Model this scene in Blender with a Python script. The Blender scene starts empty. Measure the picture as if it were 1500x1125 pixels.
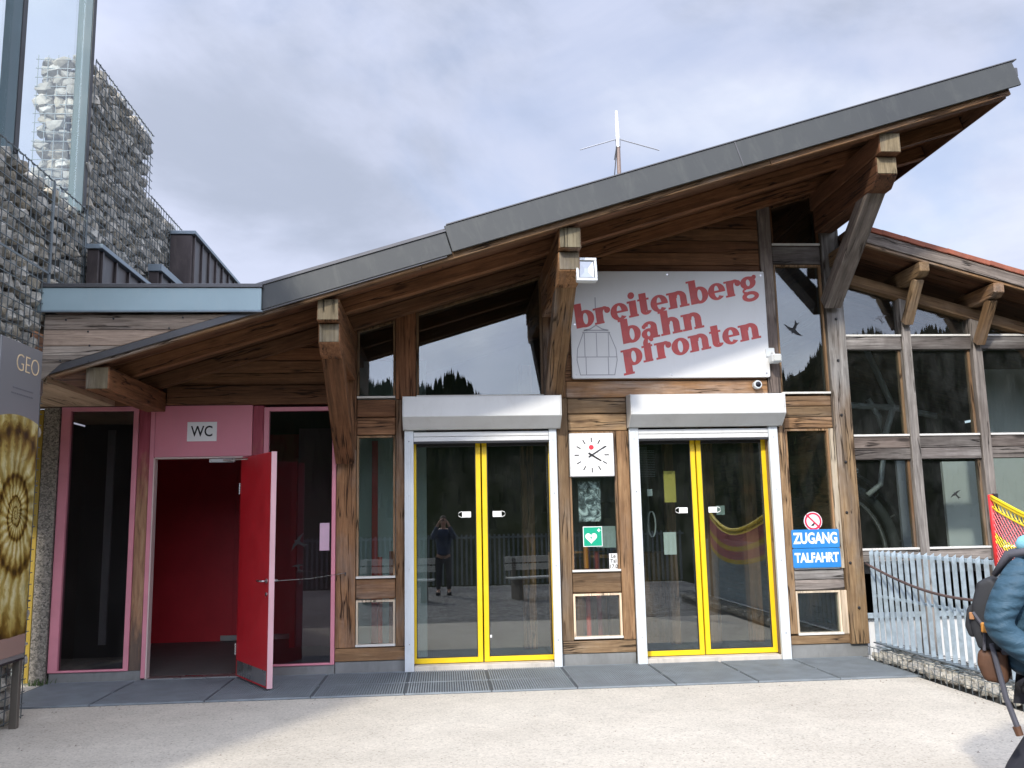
import bpy, bmesh, math, random
from mathutils import Vector, Matrix
C = bpy.context.scene.collection
rnd = random.Random(7)
rad = math.radians

# ---------------------------------------------------------------- camera, world, sun, exposure
sc = bpy.context.scene
YAW, PITCH, ROLL = 0.0797717, 0.1515467, 0.0201795
CAM = Vector((0.0, -10.011, 1.62))
fw = Vector((math.sin(YAW)*math.cos(PITCH), math.cos(YAW)*math.cos(PITCH), math.sin(PITCH)))
rt = Vector((math.cos(YAW), -math.sin(YAW), 0)); up = rt.cross(fw)
r2 = math.cos(ROLL)*rt - math.sin(ROLL)*up; u2 = math.sin(ROLL)*rt + math.cos(ROLL)*up
cd = bpy.data.cameras.new('camera'); cam = bpy.data.objects.new('camera', cd); C.objects.link(cam)
m = Matrix((r2, u2, -fw)).transposed().to_4x4(); m.translation = CAM
cam.matrix_world = m
cd.sensor_width = 36; cd.lens = 36*1296.26/1500; cd.clip_start = 0.05; cd.clip_end = 3000
sc.camera = cam

SUN_AZ = math.atan2(-0.447, -0.894)          # towards the sun: front-left of the facade
SUN_EL = rad(36)
sdir = Vector((-0.447*math.cos(SUN_EL), -0.894*math.cos(SUN_EL), math.sin(SUN_EL))).normalized()
sl = bpy.data.lights.new('sun', 'SUN'); sl.energy = 2.5; sl.angle = rad(3.2); sl.color = (1, .93, .82)
so = bpy.data.objects.new('sun', sl); C.objects.link(so)
so.rotation_euler = sdir.to_track_quat('Z', 'Y').to_euler()

w = bpy.data.worlds.new('World'); sc.world = w; w.use_nodes = True
nt = w.node_tree; nt.nodes.clear(); N = nt.nodes.new; L = nt.links.new
out = N('ShaderNodeOutputWorld'); sky = N('ShaderNodeTexSky'); sky.sky_type = 'NISHITA'; sky.sun_disc = False
sky.sun_elevation = SUN_EL; sky.sun_rotation = math.atan2(sdir.x, sdir.y); sky.altitude = 1500
sky.air_density = 1.0; sky.dust_density = 1.5
b1 = N('ShaderNodeBackground'); b1.inputs[1].default_value = .13; L(sky.outputs[0], b1.inputs[0])
tc = N('ShaderNodeTexCoord')
def wnoise(scale, det, rough, loc, dist=0, sc3=(1, 1, 1)):
    mp = N('ShaderNodeMapping'); mp.inputs[1].default_value = loc; mp.inputs[3].default_value = sc3
    L(tc.outputs['Generated'], mp.inputs[0])
    n = N('ShaderNodeTexNoise'); n.inputs['Scale'].default_value = scale; n.inputs['Detail'].default_value = det
    n.inputs['Roughness'].default_value = rough; n.inputs['Distortion'].default_value = dist
    L(mp.outputs[0], n.inputs[0]); return n.outputs[0]
def wramp(src, stops):
    r = N('ShaderNodeValToRGB'); L(src, r.inputs[0]); e = r.color_ramp.elements
    e[0].position, e[0].color = stops[0][0], (*stops[0][1], 1); e[1].position, e[1].color = stops[-1][0], (*stops[-1][1], 1)
    for p, c in stops[1:-1]: q = e.new(p); q.color = (*c, 1)
    r.color_ramp.interpolation = 'EASE'; return r.outputs[0]
n1 = wnoise(2.6, 6, .52, (1.3, .4, 2.2), .5, (1, 1, 1.6))
n2 = wnoise(1.7, 8, .55, (4.07, 5.04, 8.32), .3, (1, 1, 1.7))
shade = wramp(n2, [(.32, (.31, .34, .42)), (.46, (.45, .48, .595)), (.60, (.575, .60, .68))])
cover = wramp(n1, [(.34, (.58,)*3), (.54, (.92,)*3)])
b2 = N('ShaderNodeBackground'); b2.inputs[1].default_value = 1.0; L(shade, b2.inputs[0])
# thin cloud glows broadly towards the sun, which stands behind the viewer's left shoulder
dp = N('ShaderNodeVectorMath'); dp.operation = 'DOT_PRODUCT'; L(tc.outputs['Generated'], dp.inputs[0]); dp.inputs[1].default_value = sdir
def wmath(op, a, b):
    q = N('ShaderNodeMath'); q.operation = op
    for v_, i_ in ((a, 0), (b, 1)):
        if isinstance(v_, float): q.inputs[i_].default_value = v_
        else: L(v_, q.inputs[i_])
    return q.outputs[0]
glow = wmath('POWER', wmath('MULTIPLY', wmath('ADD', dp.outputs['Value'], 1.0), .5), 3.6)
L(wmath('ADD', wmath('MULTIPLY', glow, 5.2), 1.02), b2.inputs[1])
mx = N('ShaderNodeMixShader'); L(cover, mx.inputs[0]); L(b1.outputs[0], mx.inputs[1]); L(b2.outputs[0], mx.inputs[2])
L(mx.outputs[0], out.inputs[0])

vs = sc.view_settings; vs.view_transform = 'Standard'; vs.look = 'None'; vs.exposure = 0.6; vs.gamma = 1
vs.use_curve_mapping = False

# ---------------------------------------------------------------- materials
MATS = {}
class NB:
    """Small node-building helper for one material."""
    def __init__(s, name):
        s.m = bpy.data.materials.new(name); s.m.use_nodes = True; s.t = s.m.node_tree
        s.t.nodes.clear(); s.o = s.n('ShaderNodeOutputMaterial')
        s.b = s.n('ShaderNodeBsdfPrincipled'); s.l(s.b.outputs[0], s.o.inputs[0])
        s.tc = s.n('ShaderNodeTexCoord')
    def n(s, k): return s.t.nodes.new(k)
    def l(s, a, b): s.t.links.new(a, b)
    def map(s, scale=(1, 1, 1), loc=(0, 0, 0), rot=(0, 0, 0), rand=0):
        mp = s.n('ShaderNodeMapping'); mp.inputs[3].default_value = scale; mp.inputs[2].default_value = rot
        mp.inputs[1].default_value = loc
        s.l(s.tc.outputs['Object'], mp.inputs[0]); o = mp.outputs[0]
        if rand:
            oi = s.n('ShaderNodeObjectInfo'); a = s.n('ShaderNodeVectorMath'); a.operation = 'MULTIPLY_ADD'
            s.l(oi.outputs['Random'], a.inputs[0]); a.inputs[1].default_value = (rand, rand*1.7, rand*2.3)
            s.l(o, a.inputs[2]); o = a.outputs[0]
        return o
    def noise(s, vec, scale=5, det=4, rough=.55, dist=0):
        n = s.n('ShaderNodeTexNoise'); s.l(vec, n.inputs[0])
        n.inputs['Scale'].default_value = scale; n.inputs['Detail'].default_value = det
        n.inputs['Roughness'].default_value = rough; n.inputs['Distortion'].default_value = dist
        return n.outputs[0]
    def voro(s, vec, scale=5, feat='F1', outn=0):
        n = s.n('ShaderNodeTexVoronoi'); n.feature = feat; s.l(vec, n.inputs[0]); n.inputs['Scale'].default_value = scale
        return n.outputs[outn]
    def ramp(s, src, stops, interp='LINEAR'):
        r = s.n('ShaderNodeValToRGB'); s.l(src, r.inputs[0]); e = r.color_ramp.elements
        f = lambda c: (c, c, c, 1) if not isinstance(c, tuple) else (*c, 1)
        e[0].position, e[0].color = stops[0][0], f(stops[0][1]); e[1].position, e[1].color = stops[-1][0], f(stops[-1][1])
        for p, c in stops[1:-1]: q = e.new(p); q.color = f(c)
        r.color_ramp.interpolation = interp
        return r.outputs[0]
    def mix(s, f, a, b, mode='MIX'):
        n = s.n('ShaderNodeMix'); n.data_type = 'RGBA'; n.blend_type = mode
        for v, i in ((f, 0), (a, 6), (b, 7)):
            if isinstance(v, (int, float)): n.inputs[i].default_value = v if i == 0 else (v, v, v, 1)
            elif isinstance(v, tuple): n.inputs[i].default_value = (*v, 1)
            else: s.l(v, n.inputs[i])
        return n.outputs[2]
    def math(s, op, a, b=0.0):
        n = s.n('ShaderNodeMath'); n.operation = op
        for v, i in ((a, 0), (b, 1)):
            if isinstance(v, (int, float)): n.inputs[i].default_value = v
            else: s.l(v, n.inputs[i])
        return n.outputs[0]
    def col(s, c):
        if isinstance(c, tuple): s.b.inputs['Base Color'].default_value = (*c, 1)
        else: s.l(c, s.b.inputs['Base Color'])
    def rough(s, r, metal=0, spec=None):
        if isinstance(r, (int, float)): s.b.inputs['Roughness'].default_value = r
        else: s.l(r, s.b.inputs['Roughness'])
        s.b.inputs['Metallic'].default_value = metal
        if spec is not None: s.b.inputs['Specular IOR Level'].default_value = spec
    def bump(s, h, st=.3, d=.01):
        b = s.n('ShaderNodeBump'); b.inputs[0].default_value = st; b.inputs[1].default_value = d
        s.l(h, b.inputs['Height']); s.l(b.outputs[0], s.b.inputs['Normal'])

def wood(kind, axis='x'):
    key = ('wood', kind, axis)
    if key in MATS: return MATS[key]
    lo, mid, hi, grey, stain = {
        'brown':  ((.078, .036, .017), (.19, .090, .042), (.31, .16, .08), 0.06, .5),
        'dark':   ((.062, .029, .016), (.135, .064, .033), (.22, .112, .06), 0.0, .4),
        'golden': ((.095, .052, .025), (.225, .137, .068), (.345, .238, .132), 0.38, .6),
        'mixed':  ((.09, .045, .02), (.23, .125, .055), (.34, .21, .11), 0.55, .6),
        'corner': ((.10, .055, .026), (.225, .135, .065), (.33, .225, .12), 0.4, .6),
        'grey':   ((.075, .062, .052), (.19, .165, .145), (.33, .30, .27), 0.9, .6),
        'greydark': ((.04, .032, .028), (.10, .082, .072), (.19, .165, .15), 0.7, .6),
        'pale':   ((.40, .31, .21), (.58, .48, .35), (.68, .59, .46), 0.1, .2),
        'boards': ((.17, .13, .10), (.38, .31, .245), (.54, .46, .38), 0.45, .5),
        'end':    ((.075, .06, .035), (.19, .155, .095), (.30, .255, .165), 0.5, .8),
    }[kind]
    k = NB('wood_%s_%s' % (kind, axis))
    along, across = .9, 16
    s3 = {'x': (along, across, across), 'y': (across, along, across), 'z': (across, across, along)}[axis]
    v = k.map(s3, rand=9)
    g = k.noise(v, 2.2, 7, .62, .9)
    fine = k.noise(k.map(tuple(q*4 for q in s3), rand=5), 2.0, 5, .7, .3)
    base = k.ramp(g, [(.28, lo), (.5, mid), (.74, hi)])
    base = k.mix(.35, base, k.ramp(fine, [(.3, lo), (.7, hi)]))
    # weathering patches: grey where the stain has gone
    pat = k.noise(k.map({'x': (.7, 2.5, 2.5), 'y': (2.5, .7, 2.5), 'z': (2.5, 2.5, .7)}[axis], rand=13), 1.3, 5, .6, .4)
    gm = k.ramp(pat, [(.62-.3*grey, 0.0), (.80-.3*grey, 1.0)])
    gcol = k.ramp(g, [(.3, (.10, .088, .078)), (.7, (.31, .285, .26))])
    if kind == 'corner':       # the stain has weathered away from the upper, exposed length of the post
        zz = k.n('ShaderNodeSeparateXYZ'); k.l(k.tc.outputs['Object'], zz.inputs[0])
        hgt = k.ramp(k.math('ADD', k.math('MULTIPLY', zz.outputs[2], .22), k.math('MULTIPLY', pat, .35)), [(.66, 0.0), (.88, 1.0)])
        base = k.mix(hgt, base, gcol)
    base = k.mix(k.math('MULTIPLY', gm, min(1, grey*1.1)), base, gcol)
    band = k.noise(k.map({'x': (.35, 5, 5), 'y': (5, .35, 5), 'z': (5, 5, .35)}[axis], rand=51), 1.6, 4, .6, .3)
    base = k.mix(1.0, base, k.ramp(band, [(.28, .60), (.5, 1.0), (.75, 1.30)]), 'MULTIPLY')
    # rain stains and drying cracks
    st = k.noise(k.map((1.6, 1.6, 1.1), rand=17), 2.3, 6, .65, .6)
    base = k.mix(k.math('MULTIPLY', k.ramp(st, [(.44, 0.0), (.64, 1.0)]), stain), base, k.mix(.5, base, lo), 'MIX')
    cr3 = {'x': (.5, 9, 9), 'y': (9, .5, 9), 'z': (9, 9, .5)}[axis]
    cr = k.noise(k.map(cr3, rand=23), 1.4, 3, .5, .25)
    crm = k.ramp(k.math('ABSOLUTE', k.math('SUBTRACT', cr, .5)), [(.0, 1.0), (.022, 0.0)])
    gate = k.ramp(k.noise(k.map((.8, .8, .8), rand=31), 2.0, 2, .5), [(.47, 0.0), (.53, 1.0)])
    crm = k.math('MULTIPLY', crm, gate)
    base = k.mix(crm, base, tuple(q*.25 for q in lo))
    kn = k.voro(k.map({'x': (1.1, 4.2, 4.2), 'y': (4.2, 1.1, 4.2), 'z': (4.2, 4.2, 1.1)}[axis], rand=41), .95)
    base = k.mix(k.ramp(kn, [(.06, .9), (.13, .0)]), base, tuple(q*.6 for q in lo))
    oi = k.n('ShaderNodeObjectInfo'); vr = k.math('MULTIPLY_ADD', oi.outputs['Random'], .55)
    vr.node.inputs[2].default_value = .72
    base = k.mix(1.0, base, vr, 'MULTIPLY')
    hue = k.math('FRACT', k.math('MULTIPLY', oi.outputs['Random'], 7.31))
    base = k.mix(1.0, base, k.ramp(hue, [(0, (1.08, .97, .90)), (.5, (1, 1, 1)), (1, (.95, .99, 1.02))]), 'MULTIPLY')
    k.col(base); k.rough(.72, spec=.3)
    h = k.math('SUBTRACT', k.math('ADD', g, k.math('MULTIPLY', fine, .5)), k.math('MULTIPLY', crm, 3.0))
    k.bump(h, .75, .006)
    MATS[key] = k.m; return k.m

def paint(name, col, rough=.45, metal=0, var=.12, dirt=0.0, bump=0.0, scale=3.0, dcol=(.12, .10, .08), spec=.5):
    if name in MATS: return MATS[name]
    k = NB(name)
    n = k.noise(k.map(rand=3), scale, 6, .6, .3)
    a = tuple(c*(1-var) for c in col); b = tuple(min(.9, c*(1+var)) for c in col)
    base = k.ramp(n, [(.3, a), (.7, b)])
    if dirt:
        d = k.noise(k.map((3, 3, .9), rand=7), 3.1, 7, .68, .5)
        base = k.mix(k.math('MULTIPLY', k.ramp(d, [(.5, 0.0), (.72, 1.0)]), dirt), base, dcol)
    k.col(base)
    k.rough(k.ramp(n, [(.3, max(.02, rough-.08)), (.7, rough+.08)]), metal, spec)
    if bump: k.bump(k.noise(k.map(), 60, 4, .6), bump, .003)
    MATS[name] = k.m; return k.m

def glass_mat(name, tint=(.80, .86, .84), r0=.11, dirt=.008):
    if name in MATS: return MATS[name]
    k = NB(name); k.t.nodes.remove(k.b)
    lw = k.n('ShaderNodeLayerWeight'); lw.inputs[0].default_value = .5
    f = k.math('MULTIPLY_ADD', k.math('POWER', lw.outputs['Facing'], 5.0), 1-r0); f.node.inputs[2].default_value = r0
    tr = k.n('ShaderNodeBsdfTransparent'); tr.inputs[0].default_value = (*tint, 1)
    gl = k.n('ShaderNodeBsdfGlossy'); gl.inputs['Roughness'].default_value = 0.0
    gl.inputs[0].default_value = (.95, .96, .98, 1)
    bp = k.n('ShaderNodeBump'); bp.inputs[0].default_value = .04; bp.inputs[1].default_value = .01
    k.l(k.noise(k.map(rand=3), .9, 2, .4), bp.inputs['Height']); k.l(bp.outputs[0], gl.inputs['Normal'])
    m1 = k.n('ShaderNodeMixShader'); k.l(f, m1.inputs[0]); k.l(tr.outputs[0], m1.inputs[1]); k.l(gl.outputs[0], m1.inputs[2])
    df = k.n('ShaderNodeBsdfDiffuse'); df.inputs[0].default_value = (.55, .56, .55, 1)
    m2 = k.n('ShaderNodeMixShader')
    d = k.noise(k.map((1.5, 1.5, .8), rand=5), 2.2, 7, .7, .5)
    k.l(k.ramp(d, [(.42, dirt*.3), (.75, dirt*2)]), m2.inputs[0])
    k.l(m1.outputs[0], m2.inputs[1]); k.l(df.outputs[0], m2.inputs[2]); k.l(m2.outputs[0], k.o.inputs[0])
    MATS[name] = k.m; return k.m

GLASS = glass_mat('window_glass', r0=.12)
GLASS_UP = glass_mat('upper_window_glass', tint=(.7, .75, .74), r0=.095, dirt=.008)
GLASS_HALL = glass_mat('hall_glass', tint=(.82, .86, .85), r0=.07, dirt=.012)
GLASS_WC = glass_mat('tinted_glass', tint=(.62, .60, .62), r0=.06, dirt=.006)
GLASS_CLEAR = glass_mat('screen_glass', tint=(.93, .97, .97), r0=.05, dirt=.01)
WHITE_METAL = paint('white_coated_metal', (.60, .64, .66), .38, 0, .05, .35, dcol=(.4, .4, .38))
BOX_METAL = paint('shutter_box_metal', (.62, .63, .62), .38, 0, .05, .3, dcol=(.46, .455, .43))
YELLOW = paint('yellow_paint', (.78, .53, .008), .38, 0, .06, .28, dcol=(.50, .33, .05))
PINK = paint('pink_paint', (.62, .235, .29), .5, 0, .10, .2, dcol=(.46, .28, .28))
PINK_PANEL = paint('pink_panel', (.63, .22, .275), .45, 0, .08, .15, dcol=(.52, .28, .31), scale=1.2)
RED = paint('red_lacquer', (.56, .014, .024), .4, 0, .08, .12, dcol=(.30, .02, .02))
RED_DARK = paint('red_panel', (.50, .018, .028), .45, 0, .1, .1, dcol=(.12, .01, .01))
FASCIA = paint('titanium_zinc', (.048, .052, .052), .5, .1, .2, .6, scale=.8, dcol=(.085, .09, .082))
FASCIA_BLUE = paint('blue_grey_sheet', (.30, .40, .43), .45, .15, .10, .45, scale=1.1, dcol=(.36, .43, .44))
DARKMETAL = paint('dark_sheet_metal', (.075, .062, .062), .42, .6, .3, .5, scale=1.6, dcol=(.16, .135, .125))
COPING = paint('coping_metal', (.10, .10, .105), .4, .5, .15, .2)
CAP = paint('blue_cap_metal', (.22, .27, .31), .4, .4, .12, .3, dcol=(.3, .34, .37))
CONCRETE = paint('grey_base_concrete', (.19, .195, .19), .85, 0, .18, .5, .35, 4, dcol=(.11, .115, .105))
AGGREGATE = None
GALV = paint('galvanised_steel', (.42, .50, .55), .40, .45, .18, .25, scale=14, dcol=(.55, .6, .64))
STEEL = paint('brushed_steel', (.50, .50, .50), .28, .9, .06)
BLACKM = paint('black_metal', (.02, .02, .022), .45)
BLACK = paint('matt_black', (.012, .012, .013), .7)
WHITE = paint('white_print', (.80, .80, .79), .5, 0, .03)
SIGNWHITE = paint('sign_board_white', (.69, .70, .70), .38, 0, .03, .12, dcol=(.52, .5, .46), scale=1.5)
SIGNRED = paint('sign_red', (.52, .075, .07), .5, 0, .16, .25, scale=9, dcol=(.6, .17, .15))
SIGNHALO = paint('sign_pale_red', (.70, .50, .48), .5, 0, .04)
SIGNGREY = paint('sign_grey', (.33, .33, .36), .5, 0, .1)
SIGNBLUE = paint('sign_blue', (.025, .20, .52), .35, 0, .06, .12, dcol=(.1, .3, .55))
GREEN = paint('rescue_green', (.0, .33, .19), .4, 0, .05)
PAPER = paint('white_paper', (.70, .70, .68), .7, 0, .05)
YPAPER = paint('yellow_paper', (.55, .42, .09), .7, 0, .06)
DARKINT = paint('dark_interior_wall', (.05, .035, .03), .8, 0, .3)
PALEINT = paint('pale_interior_wall', (.42, .46, .46), .85, 0, .05, .1)
CHARCOAL = paint('charcoal_panel', (.03, .032, .034), .8, 0, .3)
REDPOLE = paint('red_marker_paint', (.62, .05, .02), .45, 0, .1)
ORANGE = paint('orange_marker_paint', (.75, .24, .02), .45, 0, .1)
NETRED = paint('net_red', (.72, .03, .035), .5, 0, .1)
NETYEL = paint('net_yellow', (.80, .60, .02), .5, 0, .1)
PINKCLEAR = paint('net_pale_red', (.66, .16, .17), .5, 0, .15)
TILE = paint('clay_tile', (.30, .095, .055), .8, 0, .25, .4, .3, 6, dcol=(.20, .09, .06))
COAT = paint('petrol_coat_cloth', (.028, .085, .145), .8, 0, .14, .2, .25, 7, dcol=(.045, .11, .17), spec=.2)
PACK = paint('black_pack_nylon', (.018, .019, .022), .7, 0, .3, .3, .3, 9, dcol=(.05, .05, .05))
PACKGREY = paint('grey_pack_webbing', (.07, .07, .085), .75, 0, .15, 0, .3)
PACKBROWN = paint('brown_pack_leather', (.095, .042, .02), .7, 0, .22, .3, .3, 9, dcol=(.14, .07, .04))
SKIN = paint('skin', (.50, .29, .21), .55, 0, .06)
HAIR = paint('brown_hair', (.06, .032, .018), .65, 0, .25)
SCARF = paint('turquoise_scarf', (.22, .50, .60), .85, 0, .1, 0, .3)
TROUSER = paint('dark_trousers', (.02, .021, .03), .8, 0, .2, 0, .3)
WIRE = paint('gabion_wire', (.15, .175, .185), .5, .5, .2)
ROPE = paint('brown_rope', (.10, .065, .06), .85, 0, .2)

def stone_mat(name, a, b, c):
    k = NB(name); oi = k.n('ShaderNodeObjectInfo')
    v = k.map(rand=11)
    ge = k.n('ShaderNodeNewGeometry')
    n = k.noise(v, 4, 8, .65, .4); n2 = k.noise(v, 26, 5, .7)
    isl = k.math('FRACT', k.math('ADD', ge.outputs['Random Per Island'], oi.outputs['Random']))
    base = k.ramp(isl, [(.0, a), (.45, b), (.8, c), (1, a)])
    base = k.mix(1.0, base, k.ramp(n, [(.25, .62), (.75, 1.22)]), 'MULTIPLY')
    base = k.mix(k.ramp(n2, [(.45, 0.0), (.8, .55)]), base, tuple(q*.45 for q in a))
    k.col(base); k.rough(.9); k.bump(k.math('ADD', n, k.math('MULTIPLY', n2, .5)), .7, .02)
    return k.m
STONE = stone_mat('gabion_limestone', (.40, .38, .335), (.66, .635, .575), (.52, .46, .36))
STONE_DARK = stone_mat('tower_limestone', (.20, .20, .19), (.30, .295, .275), (.26, .24, .185))
STONE_PALE = stone_mat('footing_limestone', (.46, .43, .36), (.58, .55, .47), (.40, .38, .34))

def ground_mat():
    k = NB('washed_concrete_paving'); v = k.map()
    big = k.noise(v, .35, 6, .6, .5); mid = k.noise(v, 2.2, 6, .65, .3)
    base = k.ramp(big, [(.3, (.42, .385, .325)), (.7, (.515, .48, .412))])
    base = k.mix(1.0, base, k.ramp(mid, [(.3, .9), (.7, 1.08)]), 'MULTIPLY')
    cell = k.n('ShaderNodeTexVoronoi'); k.l(v, cell.inputs[0]); cell.inputs['Scale'].default_value = 75
    sep = k.n('ShaderNodeSeparateColor'); k.l(cell.outputs['Color'], sep.inputs[0])
    base = k.mix(1.0, base, k.ramp(sep.outputs[0], [(0, .70), (.12, .92), (.6, 1.02), (1, 1.13)]), 'MULTIPLY')
    c2 = k.n('ShaderNodeTexVoronoi'); k.l(v, c2.inputs[0]); c2.inputs['Scale'].default_value = 19
    s2 = k.n('ShaderNodeSeparateColor'); k.l(c2.outputs['Color'], s2.inputs[0])
    spot = k.math('MULTIPLY', k.ramp(s2.outputs[1], [(.90, 0.0), (.93, 1.0)]), k.ramp(c2.outputs['Distance'], [(.10, 1.0), (.22, 0.0)]))
    base = k.mix(k.math('MULTIPLY', spot, .6), base, (.16, .14, .12))
    # pale scratches from snow shovels
    sc3 = k.noise(k.map((14, .8, 1), rot=(0, 0, rad(-32))), 1.2, 4, .6, .2)
    scr = k.math('MULTIPLY', k.ramp(sc3, [(.70, 0.0), (.76, 1.0)]), k.ramp(k.noise(v, .6, 3), [(.52, 0.0), (.6, .5)]))
    base = k.mix(scr, base, (.58, .56, .52))
    k.col(base); k.rough(.88, spec=.3)
    k.bump(k.math('ADD', k.math('MULTIPLY', cell.outputs['Distance'], .5), mid), .35, .006)
    return k.m
PAVING = ground_mat()

# ---------------------------------------------------------------- mesh helpers
class MB:
    def __init__(s): s.v = []; s.f = []
    def add(s, v, f):
        o = len(s.v); s.v += [tuple(q) for q in v]; s.f += [tuple(i+o for i in q) for q in f]; return s
    def box(s, x0, x1, y0, y1, z0, z1):
        return s.add([(x0,y0,z0),(x1,y0,z0),(x1,y1,z0),(x0,y1,z0),(x0,y0,z1),(x1,y0,z1),(x1,y1,z1),(x0,y1,z1)],
                     [(0,3,2,1),(4,5,6,7),(0,1,5,4),(1,2,6,5),(2,3,7,6),(3,0,4,7)])
    def prism(s, poly, y0, y1):
        """polygon in x,z (counter-clockwise seen from -y) swept from y0 to y1"""
        n = len(poly)
        v = [(x, y0, z) for x, z in poly]+[(x, y1, z) for x, z in poly]
        return s.add(v, [tuple(range(n)), tuple(range(2*n-1, n-1, -1))]+[(i+n, (i+1) % n+n, (i+1) % n, i) for i in range(n)])
    def tube(s, pts, r, n=6, caps=True):
        pts = [Vector(p) for p in pts]; rs = r if isinstance(r, (list, tuple)) else [r]*len(pts)
        base = len(s.v); ref = None
        for i, p in enumerate(pts):
            d = (pts[min(i+1, len(pts)-1)]-pts[max(i-1, 0)]).normalized()
            if ref is None: ref = Vector((0, 0, 1)) if abs(d.z) < .9 else Vector((1, 0, 0))
            a = d.cross(ref).normalized(); b = d.cross(a).normalized(); ref = -b if False else ref
            for j in range(n):
                t = 2*math.pi*j/n; s.v.append(tuple(p+(a*math.cos(t)+b*math.sin(t))*rs[i]))
        for i in range(len(pts)-1):
            for j in range(n):
                s.f.append((base+i*n+j, base+i*n+(j+1) % n, base+(i+1)*n+(j+1) % n, base+(i+1)*n+j))
        if caps:
            s.f.append(tuple(base+j for j in range(n-1, -1, -1))); s.f.append(tuple(base+(len(pts)-1)*n+j for j in range(n)))
        return s
    def lathe(s, prof, c, axis='z', n=24):
        """profile of (radius, height) swept about an axis through c"""
        base = len(s.v)
        for r, h in prof:
            for j in range(n):
                t = 2*math.pi*j/n; a, b = r*math.cos(t), r*math.sin(t)
                s.v.append({'z': (c[0]+a, c[1]+b, c[2]+h), 'y': (c[0]+a, c[1]+h, c[2]+b), 'x': (c[0]+h, c[1]+a, c[2]+b)}[axis])
        for i in range(len(prof)-1):
            for j in range(n): s.f.append((base+i*n+j, base+i*n+(j+1) % n, base+(i+1)*n+(j+1) % n, base+(i+1)*n+j))
        s.f.append(tuple(base+j for j in range(n-1, -1, -1))); s.f.append(tuple(base+(len(prof)-1)*n+j for j in range(n)))
        return s
    def build(s, name, mat, parent=None, bevel=0, smooth=False, kind=None, mw=None):
        me = bpy.data.meshes.new(name); me.from_pydata(s.v, [], s.f)
        bm = bmesh.new(); bm.from_mesh(me)
        bmesh.ops.recalc_face_normals(bm, faces=bm.faces)
        if bevel:
            es = [e for e in bm.edges if len(e.link_faces) == 2 and e.calc_face_angle(0) > .5]
            bmesh.ops.bevel(bm, geom=es, offset=bevel, segments=1, profile=.5, affect='EDGES', clamp_overlap=True)
        bm.to_mesh(me); bm.free()
        me.materials.append(mat)
        if smooth:
            for p in me.polygons: p.use_smooth = True
        return link(name, me, parent, kind, mw)
def link(name, me, parent=None, kind=None, mw=None):
    o = bpy.data.objects.new(name, me); C.objects.link(o)
    if mw is not None: o.matrix_world = mw
    if parent is not None:
        o.parent = parent
        P = Matrix.Identity(4); q = parent
        while q is not None: P = q.matrix_basis @ P if q.parent is None else (q.matrix_parent_inverse @ q.matrix_basis) @ P; q = q.parent
        o.matrix_parent_inverse = P.inverted()
    if kind: o['kind'] = kind
    return o
def box(name, x0, x1, y0, y1, z0, z1, mat, parent=None, bevel=.004, **k):
    return MB().box(x0, x1, y0, y1, z0, z1).build(name, mat, parent, bevel, **k)
def thing(name, label, cat, loc=(0, 0, 0), group=None):
    o = bpy.data.objects.new(name, None); C.objects.link(o); o.location = loc; o.empty_display_size = .2
    return tag(o, label, cat, group)
def tag(o, label, cat, group=None):
    o['label'] = label; o['category'] = cat
    if group: o['group'] = group
    return o
def frame(p0, p1, roll_up=Vector((0, 0, 1))):
    p0, p1 = Vector(p0), Vector(p1); x = (p1-p0).normalized()
    y = roll_up.cross(x).normalized(); z = x.cross(y)
    M4 = Matrix((x, y, z)).transposed().to_4x4(); M4.translation = (p0+p1)/2
    return M4, (p1-p0).length
def beam(name, p0, p1, w_, h_, mat, parent=None, bevel=.005):
    M4, ln = frame(p0, p1)
    return MB().box(-ln/2, ln/2, -w_/2, w_/2, -h_/2, h_/2).build(name, mat, parent, bevel, mw=M4)
def clip(poly, a, b):
    """keep the part of an x,z polygon under z = a + b*x"""
    o = []; f = lambda p: a+b*p[0]-p[1]
    for i, p in enumerate(poly):
        q = poly[(i+1) % len(poly)]; fp, fq = f(p), f(q)
        if fp >= 0: o.append(p)
        if (fp >= 0) != (fq >= 0):
            t = fp/(fp-fq); o.append((p[0]+(q[0]-p[0])*t, p[1]+(q[1]-p[1])*t))
    return o
def rect(x0, x1, z0, z1): return [(x0, z0), (x1, z0), (x1, z1), (x0, z1)]
def evaluated(o, name, parent, mat, smooth=True, mw=None):
    dg = bpy.context.evaluated_depsgraph_get(); me = bpy.data.meshes.new_from_object(o.evaluated_get(dg))
    me.name = name; me.materials.clear(); me.materials.append(mat)
    for p in me.polygons: p.use_smooth = smooth
    bpy.data.objects.remove(o, do_unlink=True)
    return link(name, me, parent, mw=mw)
def text(name, s, size, loc, mat, parent, rot=(90, 0, 0), bold=0.0, ext=.001, align='CENTER', sx=1.0, space=1.0):
    cu = bpy.data.curves.new(name, 'FONT'); cu.body = s; cu.size = size; cu.offset = bold; cu.extrude = ext
    cu.align_x = align; cu.align_y = 'CENTER'; cu.space_character = space; cu.resolution_u = 4
    o = bpy.data.objects.new(name, cu); C.objects.link(o)
    M4 = Matrix.Translation(loc) @ Matrix.Rotation(rad(rot[2]), 4, 'Z') @ Matrix.Rotation(rad(rot[1]), 4, 'Y') @ Matrix.Rotation(rad(rot[0]), 4, 'X') @ Matrix.Diagonal((sx, 1, 1, 1))
    bpy.context.view_layer.update()
    return evaluated(o, name, parent, mat, False, M4)

ZA, ZB = 4.075, .308                       # underside line of the main rafters: z = ZA + ZB*x
zl = lambda x: ZA+ZB*x

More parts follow.
